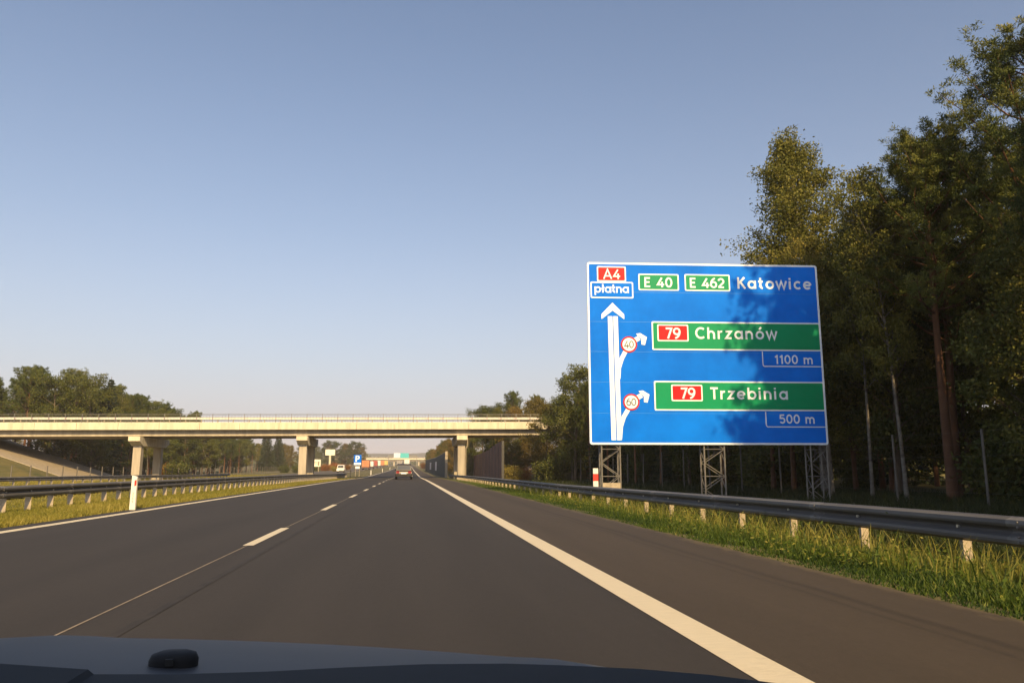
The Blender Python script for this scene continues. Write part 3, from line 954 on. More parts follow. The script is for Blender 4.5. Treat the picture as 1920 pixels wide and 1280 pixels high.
# ------------------------------------------------------------------ fences
def fence(label, pts_xy, h, post_r, wire_n):
    t = thing('wire_fence', label, 'fence')
    tops = []
    for i, (x, y) in enumerate(pts_xy):
        z = gz(x, y)
        MB().tube([(x, y, z-.3), (x + random.uniform(-.03, .03), y, z+h+random.uniform(-.08, .08))], post_r, 7).build('post', M['fence_post'], t)
        tops.append((x, y, z))
    b = MB()
    for k in range(wire_n):
        z = .12 + (h-.2) * k / (wire_n-1)
        for p, q in zip(tops, tops[1:]):
            b.tube([(p[0]+.05, p[1], p[2]+z), (q[0]+.05, q[1], q[2]+z)], (.0018 if post_r < .05 else .004), 3, cap=False)
    b.build('wire', M['steel'], t)
    return t
fence('tall wire fence on thin pale posts along the edge of the right wood', [(17.9 + .006*y, 13.0 + y) for y in np.arange(0, 84, 4.55)], 2.55, .04, 7)
fence('low wire fence on pale posts along the foot of the left wood', [(-34.5 - .02*(y-60), y) for y in np.arange(70, 240, 3.6)], 1.75, .055, 6)

# ------------------------------------------------------------------ delineators, small signs, billboards
def delineator(label, x, y, h=.93, refl=True, group=None):
    z = gz(x, y)
    t = thing('delineator_post', label, 'marker post', (x, y, z), R(-6), group)
    poly = [(-.075, -.2), (.075, -.2), (.07, h-.03), (-.06, h)]
    MB().extrude(poly, lambda a, c: (a, -.03, c), lambda a, c: (a, .05, c)).build('post_body', M['plastic_white'], t, bevel=.012)
    if refl:
        MB().extrude([(.02, h-.27), (.066, h-.25), (.066, h-.11), (.02, h-.13)], lambda a, c: (a, -.036, c), lambda a, c: (a, -.031, c)).build('reflector', M['plastic_red'], t)
    return t
d = delineator('white plastic marker post with red reflector on the grass at left, nearest one', -6.93, 20.9)
b = MB()
for i, (zz, hh) in enumerate(((.46, .05), (.39, .05), (.32, .05), (.25, .05))):
    b.box(-.018, .018, -.0325, -.0305, zz, zz+.006); b.box(-.018, .018, -.0325, -.0305, zz+hh-.012, zz+hh-.006); b.box(.010, .016, -.0335, -.0325, zz, zz+hh-.006)
b.build('printed_marks', M['dark_metal'], d)
delineator('first small white marker post on the median verge beyond the bridge', -7.1, 150, refl=False)
delineator('second small white marker post on the median verge beyond the bridge', -7.1, 215, refl=False)
delineator('far small white marker post on the median verge near the queue of lorries', -7.1, 300, refl=False)
t = thing('marker_post', 'short red and white striped marker post behind the guard rail by the sign', 'marker post', (6.62, 27.0, rr_top(27)), 0)
MB().box(-.09, .09, -.03, .03, -.35, .17).build('post_body', M['plastic_white'], t)
MB().box(-.093, .093, -.033, .033, .175, .42).build('red_band', M['plastic_red'], t)
MB().box(-.09, .09, -.03, .03, .425, .62).build('white_cap', M['plastic_white'], t)
t = thing('rail_end_post', 'dark metal post with a side bar on the median under the bridge shadow', 'post', (-7.75, 106, gz(-7.75, 106)))
MB().tube([(0, 0, -.3), (0, 0, 1.15)], .06, 8).build('upright', M['dark_metal'], t)
MB().box(-1.5, .18, -.03, .03, 1.0, 1.10).build('side_bar', M['dark_metal'], t)

t = thing('parking_sign', 'blue parking sign with a white P on posts in the median', 'road sign', (-8.65, 134, gz(-8.65, 134)))
pz = 1.95
MB().extrude([(-.62, pz), (.62, pz), (.62, pz+1.72), (-.62, pz+1.72)], lambda a, c: (a, 0, c), lambda a, c: (a, .05, c)).build('panel', M['sign_blue'], t)
MB().box(-.60, .60, -.006, -.002, pz+.02, pz+.40).build('white_strip', M['sign_white'], t)
text('lettering', 'P', -.33, .40, pz+.55, 1.02, .20, lambda u, v, o: (u, -o, v), .008, M['sign_white'], t)
MB().box(-.34, .38, -.02, .03, pz-.62, pz-.22).build('lower_plate', M['sign_white'], t)
b = MB()
for x in (-.3, .34): b.tube([(x, .08, -.3), (x, .08, pz+1.5)], .04, 7)
b.build('post', M['steel_post'], t)

t = thing('billboard', 'tall pale billboard on a single column above the bushes', 'billboard', (-29.7, 300, gz(-29.7, 300)))
MB().box(-1.8, 1.8, -.2, .2, 5.7, 7.9).build('panel', M['billboard_face'], t, bevel=.05)
MB().box(-.35, .35, -.25, .25, -.3, 5.69).build('column', M['concrete_light'], t)
t = thing('information_board', 'low cream roadside board with grey rows of text beyond the middle pier', 'sign', (-30.0, 258, gz(-30, 258)))
MB().box(-1.5, 1.5, -.06, .06, 1.65, 3.95).build('panel', M['billboard_face'], t)
b = MB()
for z in (3.0, 2.55): b.box(-1.35, .45, -.075, -.061, z, z+.14)
b.box(.6, 1.15, -.075, -.061, 2.0, 3.3)
b.build('text_rows', M['concrete_dark'], t)
b = MB()
for x in (-1.1, .9): b.box(x-.12, x+.12, .07, .2, -.3, 3.6)
b.build('leg', M['steel_post'], t)

# ------------------------------------------------------------------ vehicles
def wheel(parent, x, y, r, w=.2):
    a = MB().cyl((x, y, r), (1, 0, 0), r, w, 22).build('wheel', M['rubber'], parent)
    MB().cyl((x, y, r), (1, 0, 0), r*.62, w+.02, 18).build('rim', M['rim'], a)
def car_shape(name, label, cat, loc, paint, L=4.3, Wd=1.78, Hh=1.52, rz=0.0, van=False, plate_=True):
    """origin at the middle of the rear bumper on the ground, car points to +y"""
    t = thing(name, label, cat, loc, rz)
    if van:
        low = [(0, .35), (0, 1.0), (0.02, Hh*.55), (L*.70, Hh*.55), (L*.96, .95), (L, .7), (L, .35)]
        top = [(0.03, Hh*.55+.002), (.08, Hh-.08), (.2, Hh), (L*.58, Hh), (L*.66, Hh-.1), (L*.80, Hh*.55+.002)]
    else:
        low = [(0, .32), (-.02, .62), (.06, .92), (L*.62, .93), (L*.92, .78), (L, .62), (L, .30)]
        top = [(.08, .935), (.30, Hh-.12), (.62, Hh), (L*.42, Hh), (L*.50, Hh-.06), (L*.66, .935)]
    def side(x, ins):
        return lambda y, z: (x*(1 - ins*max(0, (z-.9)/1.0)), y, z)
    hw = Wd/2
    MB().extrude(low, side(-hw, 0), side(hw, 0)).build('body', paint, t, bevel=.07)
    MB().extrude(top, side(-hw*.97, .22 if not van else .08), side(hw*.97, .22 if not van else .08)).build('cabin', paint, t, bevel=.06)
    # glass: rear, front, sides, each a little proud
    a0, a1 = top[0], top[1]; f0, f1 = top[-1], top[-2]
    def pane(nm, p, q, out):
        k = hw*.80
        (y0, z0), (y1, z1) = (p[0]*.8+q[0]*.2, p[1]*.8+q[1]*.2), (p[0]*.12+q[0]*.88, p[1]*.12+q[1]*.88)
        MB().hexa([(-k, y0+out, z0), (k, y0+out, z0), (k, y0-out, z0), (-k, y0-out, z0), (-k*.9, y1+out, z1), (k*.9, y1+out, z1), (k*.9, y1-out, z1), (-k*.9, y1-out, z1)]).build(nm, M['glass_dark'], t)
    pane('rear_window', a0, a1, .035); pane('windscreen', f0, f1, .035)
    for s in (-1, 1):
        z0, z1 = top[0][1]+.06, Hh-.14
        xk = hw*.97
        ya, yb = (top[1][0]+.15, top[-2][0]-.02)
        i = .22 if not van else .08
        xs = lambda z: s*(xk*(1-i*max(0, (z-.9)))+.004)
        MB().hexa([(xs(z0)-.012, ya-.1, z0), (xs(z0)+.012, ya-.1, z0), (xs(z0)+.012, yb+.35, z0), (xs(z0)-.012, yb+.35, z0), (xs(z1)-.012, ya+.05, z1), (xs(z1)+.012, ya+.05, z1), (xs(z1)+.012, yb, z1), (xs(z1)-.012, yb, z1)]).build('side_window', M['glass_dark'], t)
        MB().box(s*hw*.70-.17, s*hw*.70+.17, -.055, .05, .66, .90).build('tail_light', M['lamp_red'], t)
        MB().box(s*hw*.70-.17, s*hw*.70+.17, L-.10, L+.03, .56, .74).build('headlight', M['lamp_clear'], t)
        MB().box(s*(hw+.02)-.08, s*(hw+.02)+.08, L*.60, L*.60+.12, .95, 1.10).build('wing_mirror', paint, t)
        for y in (L*.18, L*.80): wheel(t, s*(hw-.10), y, .33)
    MB().box(-hw*.96, hw*.96, -.07, .1, .30, .50).build('bumper', M['rubber'], t, bevel=.03)
    if plate_: MB().box(-.30, .30, -.075, -.055, .60, .74).build('number_plate', M['sign_white'], t)
    return t
car_shape('passenger_car', 'dark car with red tail lights driving ahead in the right lane', 'car', (-.52, 87.0, zr(87)), M['car_dark'], Hh=1.72, Wd=1.88)
car_shape('delivery_van', 'white van coming towards us on the opposite carriageway', 'van', (-18.2, 217.0, zr(214)-.12), M['truck_white'], L=5.0, Wd=1.95, Hh=2.05, rz=math.pi, van=True)

def lorry(label, loc, boxm, cabm, rz=0.0, L=9.0, Hb=4.0, Wd=2.5):
    t = thing('lorry', label, 'lorry', loc, rz)
    MB().box(-Wd/2, Wd/2, 0, L, 1.05, Hb).build('cargo_box', boxm, t, bevel=.04)
    b = MB()
    b.box(-.012, .012, -.02, -.002, 1.15, Hb-.15); b.box(-.5, -.47, -.03, -.002, 1.2, Hb-.2); b.box(.47, .5, -.03, -.002, 1.2, Hb-.2)
    b.build('door_bars', M['dark_metal'], t)
    MB().extrude([(L+.25, .6), (L+.25, 3.0), (L+1.2, 3.0), (L+2.1, 2.0), (L+2.2, .6)], lambda y, z: (-Wd/2+.06, y, z), lambda y, z: (Wd/2-.06, y, z)).build('cab', cabm, t, bevel=.06)
    MB().hexa([(-1.05, L+2.06, 2.08), (1.05, L+2.06, 2.08), (1.05, L+2.0, 2.06), (-1.05, L+2.0, 2.06), (-1.0, L+1.30, 2.95), (1.0, L+1.30, 2.95), (1.0, L+1.24, 2.92), (-1.0, L+1.24, 2.92)]).build('windscreen', M['glass_dark'], t)
    MB().box(-Wd/2+.1, Wd/2-.1, .1, L+1.9, .7, 1.03).build('chassis', M['dark_metal'], t)
    MB().box(-Wd/2, Wd/2, -.05, .1, .45, .70).build('bumper', M['dark_metal'], t)
    for s in (-1, 1):
        MB().box(s*1.0-.18, s*1.0+.18, -.08, -.05, .5, .66).build('tail_light', M['lamp_red'], t)
        for y in (1.2, 2.4, L+1.2): wheel(t, s*(Wd/2-.18), y, .5, .3)
    return t
lorry('white box lorry far ahead in the right lane just above the dark car', (-.9, 388, zr(388)), M['truck_white'], M['truck_white'], Hb=4.1)
lorry('grey box lorry far ahead in the left lane beside the white lorry', (-4.4, 372, zr(372)), M['truck_grey'], M['truck_grey'], Hb=3.6)
lorry('orange curtain lorry at the near end of the distant queue by the parking sign', (-16.6, 305, zr(305)-.1), M['truck_orange'], M['truck_orange'], Hb=3.6, Wd=2.8, rz=0)
lorry('white lorry second in the distant queue on the opposite carriageway', (-17.6, 365, zr(365)-.1), M['truck_white'], M['truck_red'], Hb=3.3)
lorry('dark red lorry in the middle of the distant queue', (-17.8, 415, zr(415)-.1), M['truck_red'], M['truck_red'], Hb=3.8)
lorry('tall cream lorry behind the dark red one in the distant queue', (-17.4, 450, zr(450)-.1), M['billboard_face'], M['truck_red'], Hb=4.0)
lorry('orange lorry far back in the distant queue near the gantry', (-17.6, 520, zr(520)-.1), M['truck_orange'], M['truck_orange'], Hb=4.2)
lorry('yellow lorry at the far end of the distant queue', (-17.0, 590, zr(590)-.1), M['truck_yellow'], M['truck_yellow'], Hb=4.2)

# ------------------------------------------------------------------ far overpass and gantry sign
fb_ = thing('overpass_bridge', 'distant pale overpass crossing the road at the horizon behind the gantry sign', 'bridge', (0, 700, 0))
MB().box(-70, 26, 0, 9, 10.2, 11.6).build('edge_beam', M['concrete_light'], fb_)
MB().box(-70, 26, 1, 8, 9.0, 10.19).build('girder', M['concrete_dark'], fb_)
for x in (-52, -32, -13, 9, 22):
    MB().box(x-.7, x+.7, 2, 7, zr(700)-2, 8.99).build('column', M['concrete'], fb_)
b = MB()
for z in (11.95, 12.5): b.tube([(-70, .3, z), (26, .3, z)], .06, 5)
for x in range(-70, 27, 4): b.box(x-.06, x+.06, .24, .36, 11.6, 12.55)
b.build('railing', M['rail_white'], fb_)
gs = thing('gantry_sign', 'small turquoise and white overhead sign on a gantry in front of the distant overpass', 'road sign', (-6, 640, 0))
gz0 = zr(640)
MB().box(-6.2, -1.0, -.1, .1, gz0+6.6, gz0+10.4).build('white_panel', M['pale_panel'], gs)
MB().box(-.98, 6.0, -.1, .1, gz0+6.4, gz0+10.4).build('turquoise_panel', M['teal'], gs)
b = MB()
for x in (-10.5, 12.5): b.box(x-.25, x+.25, .15, .65, gz0-.5, gz0+8.6)
b.box(-10.7, 12.7, .2, .6, gz0+7.6, gz0+8.4)
b.build('gantry_frame', M['steel'], gs)

OX = -.15            # the car's middle line; the phone is held a little right of it
# ------------------------------------------------------------------ our own car: bonnet and dashboard in front of the lens
oc = thing('passenger_car', 'grey car we ride in, its bonnet and black dashboard edge along the bottom', 'car', (OX, 0, 0))
def ray(px, py, Y):
    th, ps = PITCH, YAW
    f = Vector((math.sin(ps)*math.cos(th), math.cos(ps)*math.cos(th), math.sin(th)))
    r_ = Vector((math.cos(ps), -math.sin(ps), 0)); u = r_.cross(f)
    d = f + r_*((px-960)/1430) + u*((640-py)/1430)
    return Vector((0, 0, CAM_H)) + d*(Y/d.y)
def hood_z(x, y):           # x from the car's middle
    x0 = x; x = x + OX + .854
    z = .774 - .20*(max(0, y-.95))**2 - .054*x*x - 1.2*max(0, abs(x0)-.5)**2
    x = x0
    z += .004*math.exp(-((abs(x)-.42)/.05)**2)          # pressed ridge lines
    if y > 1.85: z -= 1.6*(y-1.85)**2
    return z
rows = []
for j in range(30):
    y = .78 + (2.12-.78)*j/29
    rows.append([(x, y, hood_z(x, y)) for x in np.linspace(-.86, .86, 49)])
b = MB(); b.sweep(rows)
o = b.build('hood', M['car_grey'], oc, smooth=True)
sd_ = o.modifiers.new('solid', 'SOLIDIFY'); sd_.thickness = .02; sd_.offset = -1
# wings, grille front, roof, pillars, flanks and tail of the same car
for s in (-1, 1):
    b = MB()
    rows = []
    for j in range(16):
        y = .75 + (2.1-.75)*j/15
        zt = hood_z(.855, y)
        rows.append([(s*.865, y, zt-.005), (s*.895, y, zt-.05), (s*.90, y, zt-.2), (s*.89, y, .28)])
    b.sweep(rows)
    b.build('wing', M['car_grey'], oc, smooth=True)
    MB().extrude([(.75, .28), (.75, .74), (-1.95, .82), (-2.05, .28)], lambda y, z: (s*.86, y, z), lambda y, z: (s*.90, y, z)).build('side_panel', M['car_grey'], oc, bevel=.01)
    b = MB()
    b.hexa([(s*.80, .72, .70), (s*.88, .72, .70), (s*.88, .64, .70), (s*.80, .64, .70), (s*.68, .38, 1.48), (s*.74, .38, 1.48), (s*.74, .28, 1.48), (s*.68, .28, 1.48)])
    b.box(s*.80-.04, s*.80+.04, -.75, -.55, .8, 1.46)
    b.build('roof_pillar', M['car_grey'], oc)
    for y in (1.33, -1.25): wheel(oc, s*.77, y, .27, .2)
MB().extrude([(.42, 1.47), (.40, 1.50), (-.5, 1.53), (-1.4, 1.50), (-2.0, 1.25), (-2.0, 1.20), (-1.4, 1.45), (-.5, 1.48)], lambda y, z: (-.74, y, z), lambda y, z: (.74, y, z)).build('roof', M['car_grey'], oc)
MB().box(-.86, .86, -2.1, -2.02, .3, 1.24).build('tailgate', M['car_grey'], oc, bevel=.02)
MB().box(-.86, .86, -.9, -.82, .3, 1.15).build('seat_row', M['dash_black'], oc, bevel=.03)
MB().box(-.86, .86, 2.11, 2.2, .22, .34).build('front_bumper', M['car_grey'], oc, bevel=.03)
# dashboard rim and black glass edge
edge = [(-900, 1246), (-500, 1241), (-200, 1240), (0, 1243), (165, 1254), (176, 1263), (330, 1263), (500, 1258), (650, 1250), (800, 1244), (950, 1243), (1050, 1246), (1200, 1253), (1330, 1264), (1450, 1279), (1600, 1304), (1900, 1380), (2100, 1450)]
rows = []
for (dy, dz) in ((.62, -.10), (.62, 0), (.56, .0), (.46, -.015), (.36, -.06), (.30, -.20)):
    row = []
    for px, py in edge:
        p = ray(px, py, .62)
        row.append((p.x-OX, dy, p.z+dz))
    rows.append(row)
b = MB(); b.sweep(rows)
b.build('dashboard', M['dash_black'], oc)
# washer nozzle
c = ray(326, 1236, 1.085)
hz = hood_z(c.x-OX, 1.085)
b = MB()
rows = []
for zz, k in ((-.01, .98), (.007, 1.0), (.0135, .90), (.0165, .6), (.017, .02)):
    rows.append([(c.x-OX+.030*k*(abs(math.cos(a))**.6)*(1 if math.cos(a) > 0 else -1), 1.085+.022*k*math.sin(a), hz+zz) for a in np.linspace(0, 2*math.pi, 24, endpoint=False)])
b.sweep(rows, closed=True)
wn = b.build('washer_nozzle', M['rubber'], oc, smooth=True)
MB().box(c.x-OX-.004, c.x-OX+.006, 1.0605, 1.0645, hz+.004, hz+.012).build('jet', M['dark_metal'], wn)

# ------------------------------------------------------------------ trees
PINES = [make_pine(15.5, .50, 2.3, 'x', 11), make_pine(14.5, .42, 2.6, 'x', 12), make_pine(16, .58, 2.0, 'x', 13)]
BIRCH = [make_broad('birch_tree', 15, .30, 2.2, 'x', 21, 'leaves_birch', 'bark_birch', nclump=430, per=58, leaf=.125, slim=1.5, r0=.11, clump=.44),
         make_broad('birch_tree', 14, .45, 1.9, 'x', 22, 'leaves_birch', 'bark_birch', nclump=300, per=56, leaf=.13, slim=1.5, r0=.10, clump=.44)]
BROAD = [make_broad('broadleaf_tree', 12, .16, 2.9, 'x', 31, 'leaves_green', 'bark', nclump=430, per=50, leaf=.17, clump=.6),
         make_broad('broadleaf_tree', 11, .10, 2.7, 'x', 32, 'leaves_autumn', 'bark', nclump=400, per=50, leaf=.17, clump=.6)]
SPRUCE = [make_spruce(12, 2.5, 'x', 41)]
BUSH = {'g': make_bush('bush', 'x', 1.2, 1.7, 'leaves_green', 51), 'o': make_bush('bush', 'x', 1.3, 1.8, 'leaves_orange', 52), 'y': make_bush('bush', 'x', 1.2, 1.6, 'leaves_yellow', 53)}
BIG = [make_broad('birch_tree', 15, .16, 3.1, 'x', 23, 'leaves_birch', 'bark_birch', nclump=1700, per=62, leaf=.10, slim=1.3, r0=.13, clump=.42, cone=True)]
PROTO = {'e': BIG, 'p': PINES, 'b': BIRCH, 'd': BROAD[:1], 'a': BROAD[1:], 's': SPRUCE}
HEI = {'e': (15,), 'p': (15.5, 14.5, 16), 'b': (15, 14), 'd': (12,), 'a': (11,), 's': (12,)}
random.seed(99)
def tree(kind, x, y, h, label, group=None, vi=None, wide=1.0, rz=None):
    L = PROTO[kind]; i = random.randrange(len(L)) if vi is None else vi % len(L)
    s = h / HEI[kind][i]
    return copy_tree(L[i], (x, y, gz(x, y)), random.uniform(0, 6.28) if rz is None else rz, (s*wide, s*wide, s), label, group)

# right wood: trees that single themselves out
tree('p', 23.4, 24.5, 17.6, 'tallest dark green pine of the right wood, its top at the upper right corner', vi=1, wide=1.15)
tree('p', 20.6, 27.0, 14.6, 'broad pine on the wood edge just left of the tallest pine', vi=0, wide=1.3)
tree('e', 20.6, 36.0, 19.9, 'tall yellowing birch rising directly behind the top of the blue sign', vi=0, wide=1.12)
tree('d', 21.6, 32.0, 13.8, 'leafy dark tree filling the gap between the big birch and the pines', vi=0, wide=.95)
tree('p', 22.4, 29.0, 15.2, 'dense pine right behind the broad pine on the wood edge', vi=1, wide=1.2)
tree('d', 18.6, 86.0, 12.9, 'bushy olive green tree in front of the right end of the bridge, beside the sign', vi=0, wide=1.2)
tree('a', 16.9, 94.0, 9.6, 'smaller tawny tree hiding the right end of the bridge rail', wide=1.1)
tree('p', 21.6, 92.0, 11.6, 'pine with dense low boughs right of the bridge end, behind the sign edge', vi=1, wide=1.4)
# the right wood itself
GR = 'trees of the shaded wood on the right'
LR = {'p': 'reddish trunked pine standing in the dark shaded wood on the right', 'b': 'slim pale trunked birch standing in the dark shaded wood on the right',
      'd': 'leafy tree standing in the dark shaded wood on the right', 's': 'dark spruce standing in the dark shaded wood on the right'}
keep = [(22.6, 24.5), (20.6, 27.0), (22.4, 29.0), (21.4, 32.5), (19.9, 36.0), (18.6, 86.0), (21.6, 92.0)]
def hmax(x, y):
    # the wood tapers along the edge
    if y < 12: return 21.6 if x < 21.2 else 13.5  # unseen front row raised to shade the sign, others lowered to light the pines
    if y < 22: return 13.5
    if y < 34: return 14.5
    if y < 60: return 13.5
    return 11.5
for ix, x0 in enumerate((20.3, 23.4, 26.6, 30.0, 34.0)):
    for y0 in (np.arange(-14, 100, 3.5) if ix else np.concatenate([np.arange(-16, 12, 2.4), np.arange(12, 100, 3.5)])):
        x = x0 + random.uniform(-.9, .9); y = y0 + random.uniform(-1.2, 1.2)
        if y < 12 and ix == 0: x -= .7
        if any((x-a)**2 + (y-b_)**2 < 3.0 for a, b_ in keep): continue
        if y > 70 and ix > 3: continue
        k = random.choices('pbds', (5, 3, 2.2, 1.2))[0]
        h = hmax(x, y) * random.uniform(.82, 1.06) * (1.0 if ix < 2 else 1.08)
        if k == 'd': h *= .8
        if ix == 0 and y > 12: h *= .92
        if y < 12 and ix > 0: h *= .9
        tree(k, x, y, h, LR[k], GR)
for x, y, h in ((19.3, 30.4, 13), (19.6, 28.6, 14), (19.5, 33.8, 12.5), (19.7, 49, 11.5)):
    tree('b', x, y, h, 'slim bare stemmed birch right behind the wire fence on the right', 'birches along the wire fence', vi=1, wide=.85)
# understorey on the wood edge
for i in range(34):
    y = random.uniform(12, 80)
    x = random.uniform(21.5, 27)
    copy_tree(BUSH['g'], (x, y, gz(x, y)), random.uniform(0, 6), random.uniform(.9, 2.1), 'green undergrowth bush between the trunks of the right wood', 'bushes under the right wood')

# right side, behind the bridge
GB = 'trees behind the right half of the bridge'
for x, y, h, k in ((17.5, 131, 14.4, 'p'), (14.4, 128, 12.0, 'b'), (12.9, 133, 12.0, 'd'), (15.6, 135, 12.6, 'd'), (18.9, 138, 13.4, 'd'), (20.6, 126, 13.2, 'a'), (22.8, 136, 14.2, 'p'), (14.0, 140, 12.4, 'p'), (17.0, 126, 11.8, 'a'), (20.5, 134, 12.4, 's'), (22.5, 128, 12.4, 'a'), (25.5, 130, 13.5, 'd'), (28.5, 126, 14, 'p'), (19.5, 124, 10.5, 'a'), (15.9, 141, 11.3, 's'), (32, 127, 14, 'a'), (24, 140, 13, 'p'), (16, 121, 8.2, 'd'), (13.2, 122, 7.4, 's')):
    tree(k, x, y, h, {'p': 'pine rising above the bridge rail behind its right half', 'b': 'slim birch behind the bridge right of the right pier', 'd': 'leafy green tree behind the right half of the bridge', 's': 'spruce behind the right half of the bridge', 'a': 'tawny tree behind the right half of the bridge'}[k], GB)
GV = 'trees beyond the green noise barrier'
for i, y in enumerate(np.arange(150, 420, 11)):
    x = 9.0 + random.uniform(0, 3.5)
    k = random.choice('dadps')
    tree(k, x, y, 8.3 * random.uniform(.85, 1.12), {'p': 'small pine beyond the green noise barrier', 'd': 'green tree beyond the green noise barrier', 's': 'spruce beyond the green noise barrier', 'a': 'tawny tree beyond the green noise barrier'}[k], GV)
    x += 5; tree(k, x, y+4, 9.5, {'p': 'small pine beyond the green noise barrier', 'd': 'green tree beyond the green noise barrier', 's': 'spruce beyond the green noise barrier', 'a': 'tawny tree beyond the green noise barrier'}[k], GV)
copy_tree(BUSH['o'], (14.8, 99, gz(14.8, 99)), .4, 1.15, 'orange autumn bush beside the brown noise barrier')
copy_tree(BUSH['y'], (12.8, 97, gz(12.8, 97)), 1.4, 1.4, 'yellow green bush just right of the brown noise barrier')
copy_tree(BUSH['g'], (16.3, 88, gz(16.3, 88)), 2.4, 2.0, 'green bush at the foot of the right embankment')
copy_tree(BUSH['o'], (7.6, 380, gz(7.6, 380)), 1, 1.9, 'far orange bush right of the white lorry')

# left wood beyond the bridge
GLW = 'trees of the left wood behind the bridge'
LLW = {'p': 'pine of the long wood behind the left half of the bridge', 'b': 'birch of the long wood behind the left half of the bridge', 'd': 'green leafy tree of the long wood behind the left half of the bridge',
       'a': 'tawny leafy tree of the long wood behind the left half of the bridge', 's': 'pointed spruce of the long wood behind the left half of the bridge'}
for row, (x0, dy) in enumerate(((-43.5, 5.2), (-47.5, 5.0), (-52, 5.0), (-57, 5.5), (-63, 6.0), (-70, 7))):
    ya = 122 + (row == 0)*8
    for y0 in np.arange(ya, 262 - row*6, dy):
        x = x0 + random.uniform(-1.6, 1.6) - (y0-120)*.035; y = y0 + random.uniform(-2, 2)
        k = random.choices('pbdas', (6.5, .8, 2.6, .15, .7))[0]
        h = (15.2 - .030*(y-120) if y < 190 else 11.6) * random.uniform(.9, 1.06)
        if row == 0: h *= .74
        if k in 'ps' and row > 0: h *= 1.05
        tree(k, x, y, h, LLW[k], GLW, wide=1.2)
GSP = 'dark spruces at the end of the left wood'
for x, y, h in ((-47, 268, 12.2), (-50, 280, 13.2), (-46.5, 284, 12.4), (-52.5, 292, 13.2), (-48, 298, 12.2)):
    tree('s', x, y, h, 'dense dark spruce at the end of the left wood near the middle pier', GSP, wide=1.4)
for x, y, h in ((-46, 312, 9.6), (-50, 322, 9.8), (-43, 335, 9.0)):
    tree('a', x, y, h, 'tawny tree showing just left of the middle bridge pier', 'tawny trees left of the middle pier')
for x, y, h in ((-66, 118, 15.6), (-71, 124, 16.4), (-62.5, 124, 14.8), (-76, 121, 16.6), (-69, 132, 16), (-60, 131, 15.2)):
    tree(random.choice('ppd'), x, y, h, 'tall tree at the far left edge, highest end of the left wood', 'trees at the high end of the left wood', wide=1.3)
tree('b', -42.6, 134, 9.0, 'pale stemmed birch at the foot of the left embankment', vi=1)
copy_tree(BUSH['o'], (-39.5, 133, gz(-39.5, 133)), 1, 1.5, 'small orange bush between the embankment and the left pier')
copy_tree(BUSH['g'], (-37.2, 131, gz(-37.2, 131)), 2, 1.9, 'green bush just left of the left bridge pier')
# far trees either side of the tall billboard
GF = 'distant trees behind the tall billboard'
for x, y, h in ((-60, 470, 12.5), (-54, 455, 11.5), (-66, 490, 14), (-48, 465, 15.5), (-43, 470, 15.0), (-38, 475, 14.4), (-34, 470, 15.3), (-31, 482, 14.6), (-29, 478, 12.5), (-58, 500, 14), (-50, 510, 15), (-40, 500, 14), (-74, 480, 14), (-82, 500, 15)):
    k = 'dad'[int(x) % 3]
    tree(k, x, y, h, {'p': 'distant pine behind the tall billboard', 'd': 'distant green tree behind the tall billboard', 'a': 'distant tawny tree behind the tall billboard'}[k], GF, wide=1.4)
for i, (x, y, s) in enumerate(((-29, 285, 1.7), (-27, 292, 1.8), (-25.5, 300, 1.6), (-23.6, 306, 1.4), (-31, 290, 1.4))):
    copy_tree(BUSH['o'], (x, y, gz(x, y)), i*1.1, s, 'orange autumn bush behind the oncoming white van', 'orange bushes behind the white van')
for i, (x, y, s) in enumerate(((-19.6, 240, 1.15), (-20.6, 250, 1.2))):
    copy_tree(BUSH['y'], (x-8.4+6, y, gz(x, y)), i*1.1, s, 'yellow green bush between the white van and the parking sign', 'yellow bushes by the parking sign')
for i in range(9):
    x, y = random.uniform(-37, -29.5), random.uniform(225, 300)
    copy_tree(BUSH['g'], (x, y, gz(x, y)), i, random.uniform(1.0, 1.7), 'low green bush around the feet of the two roadside boards', 'bushes around the roadside boards')

# far-off woods reading as one mass
def far_wood():
    C = []; T = []
    for i in range(420):
        x = random.uniform(-420, 260); y = random.uniform(720, 1250)
        if abs(x+8) < 34 and y < 1000: continue
        h = random.uniform(7, 12)
        z = zr(y) - 1
        n = 55
        t_ = rng.uniform(0, 1, n)
        c = np.stack([x + rng.normal(size=n)*4.2*(1-.5*t_), y + rng.normal(size=n)*4, z + h*t_], 1)
        C.append(c); T.append(np.clip(random.uniform(.2, .8)+rng.normal(size=n)*.1, 0, 1))
    C = np.concatenate(C); T = np.concatenate(T)
    V, F = leaves(C, rng.normal(size=C.shape), rng.uniform(1.6, 3.0, len(C)), rng.uniform(1.2, 2.2, len(C)))
    o = np_mesh('distant_wood', V, F, M['leaves_green'], T)
    tag(o, 'far belt of trees along the horizon beyond the distant overpass', 'wood', kind='stuff')
far_wood()
def deep_wood():
    C = []; T = []
    for i in range(330):
        x = random.uniform(37, 46); y = random.uniform(-25, 125)
        n = 70; t_ = rng.uniform(0, 1, n)
        C.append(np.stack([x + rng.normal(size=n)*1.3, y + rng.normal(size=n)*1.5, gz(x, y) + 13*t_], 1))
        T.append(np.clip(random.uniform(.2, .8)+rng.normal(size=n)*.1, 0, 1))
    C = np.concatenate(C); T = np.concatenate(T)
    V, F = leaves(C, rng.normal(size=C.shape), rng.uniform(.5, 1.1, len(C)), rng.uniform(.35, .7, len(C)))
    tag(np_mesh('deep_wood', V, F, M['leaves_green'], T), 'dense leafy depth of the right wood far behind its front trees', 'wood', kind='stuff')
deep_wood()
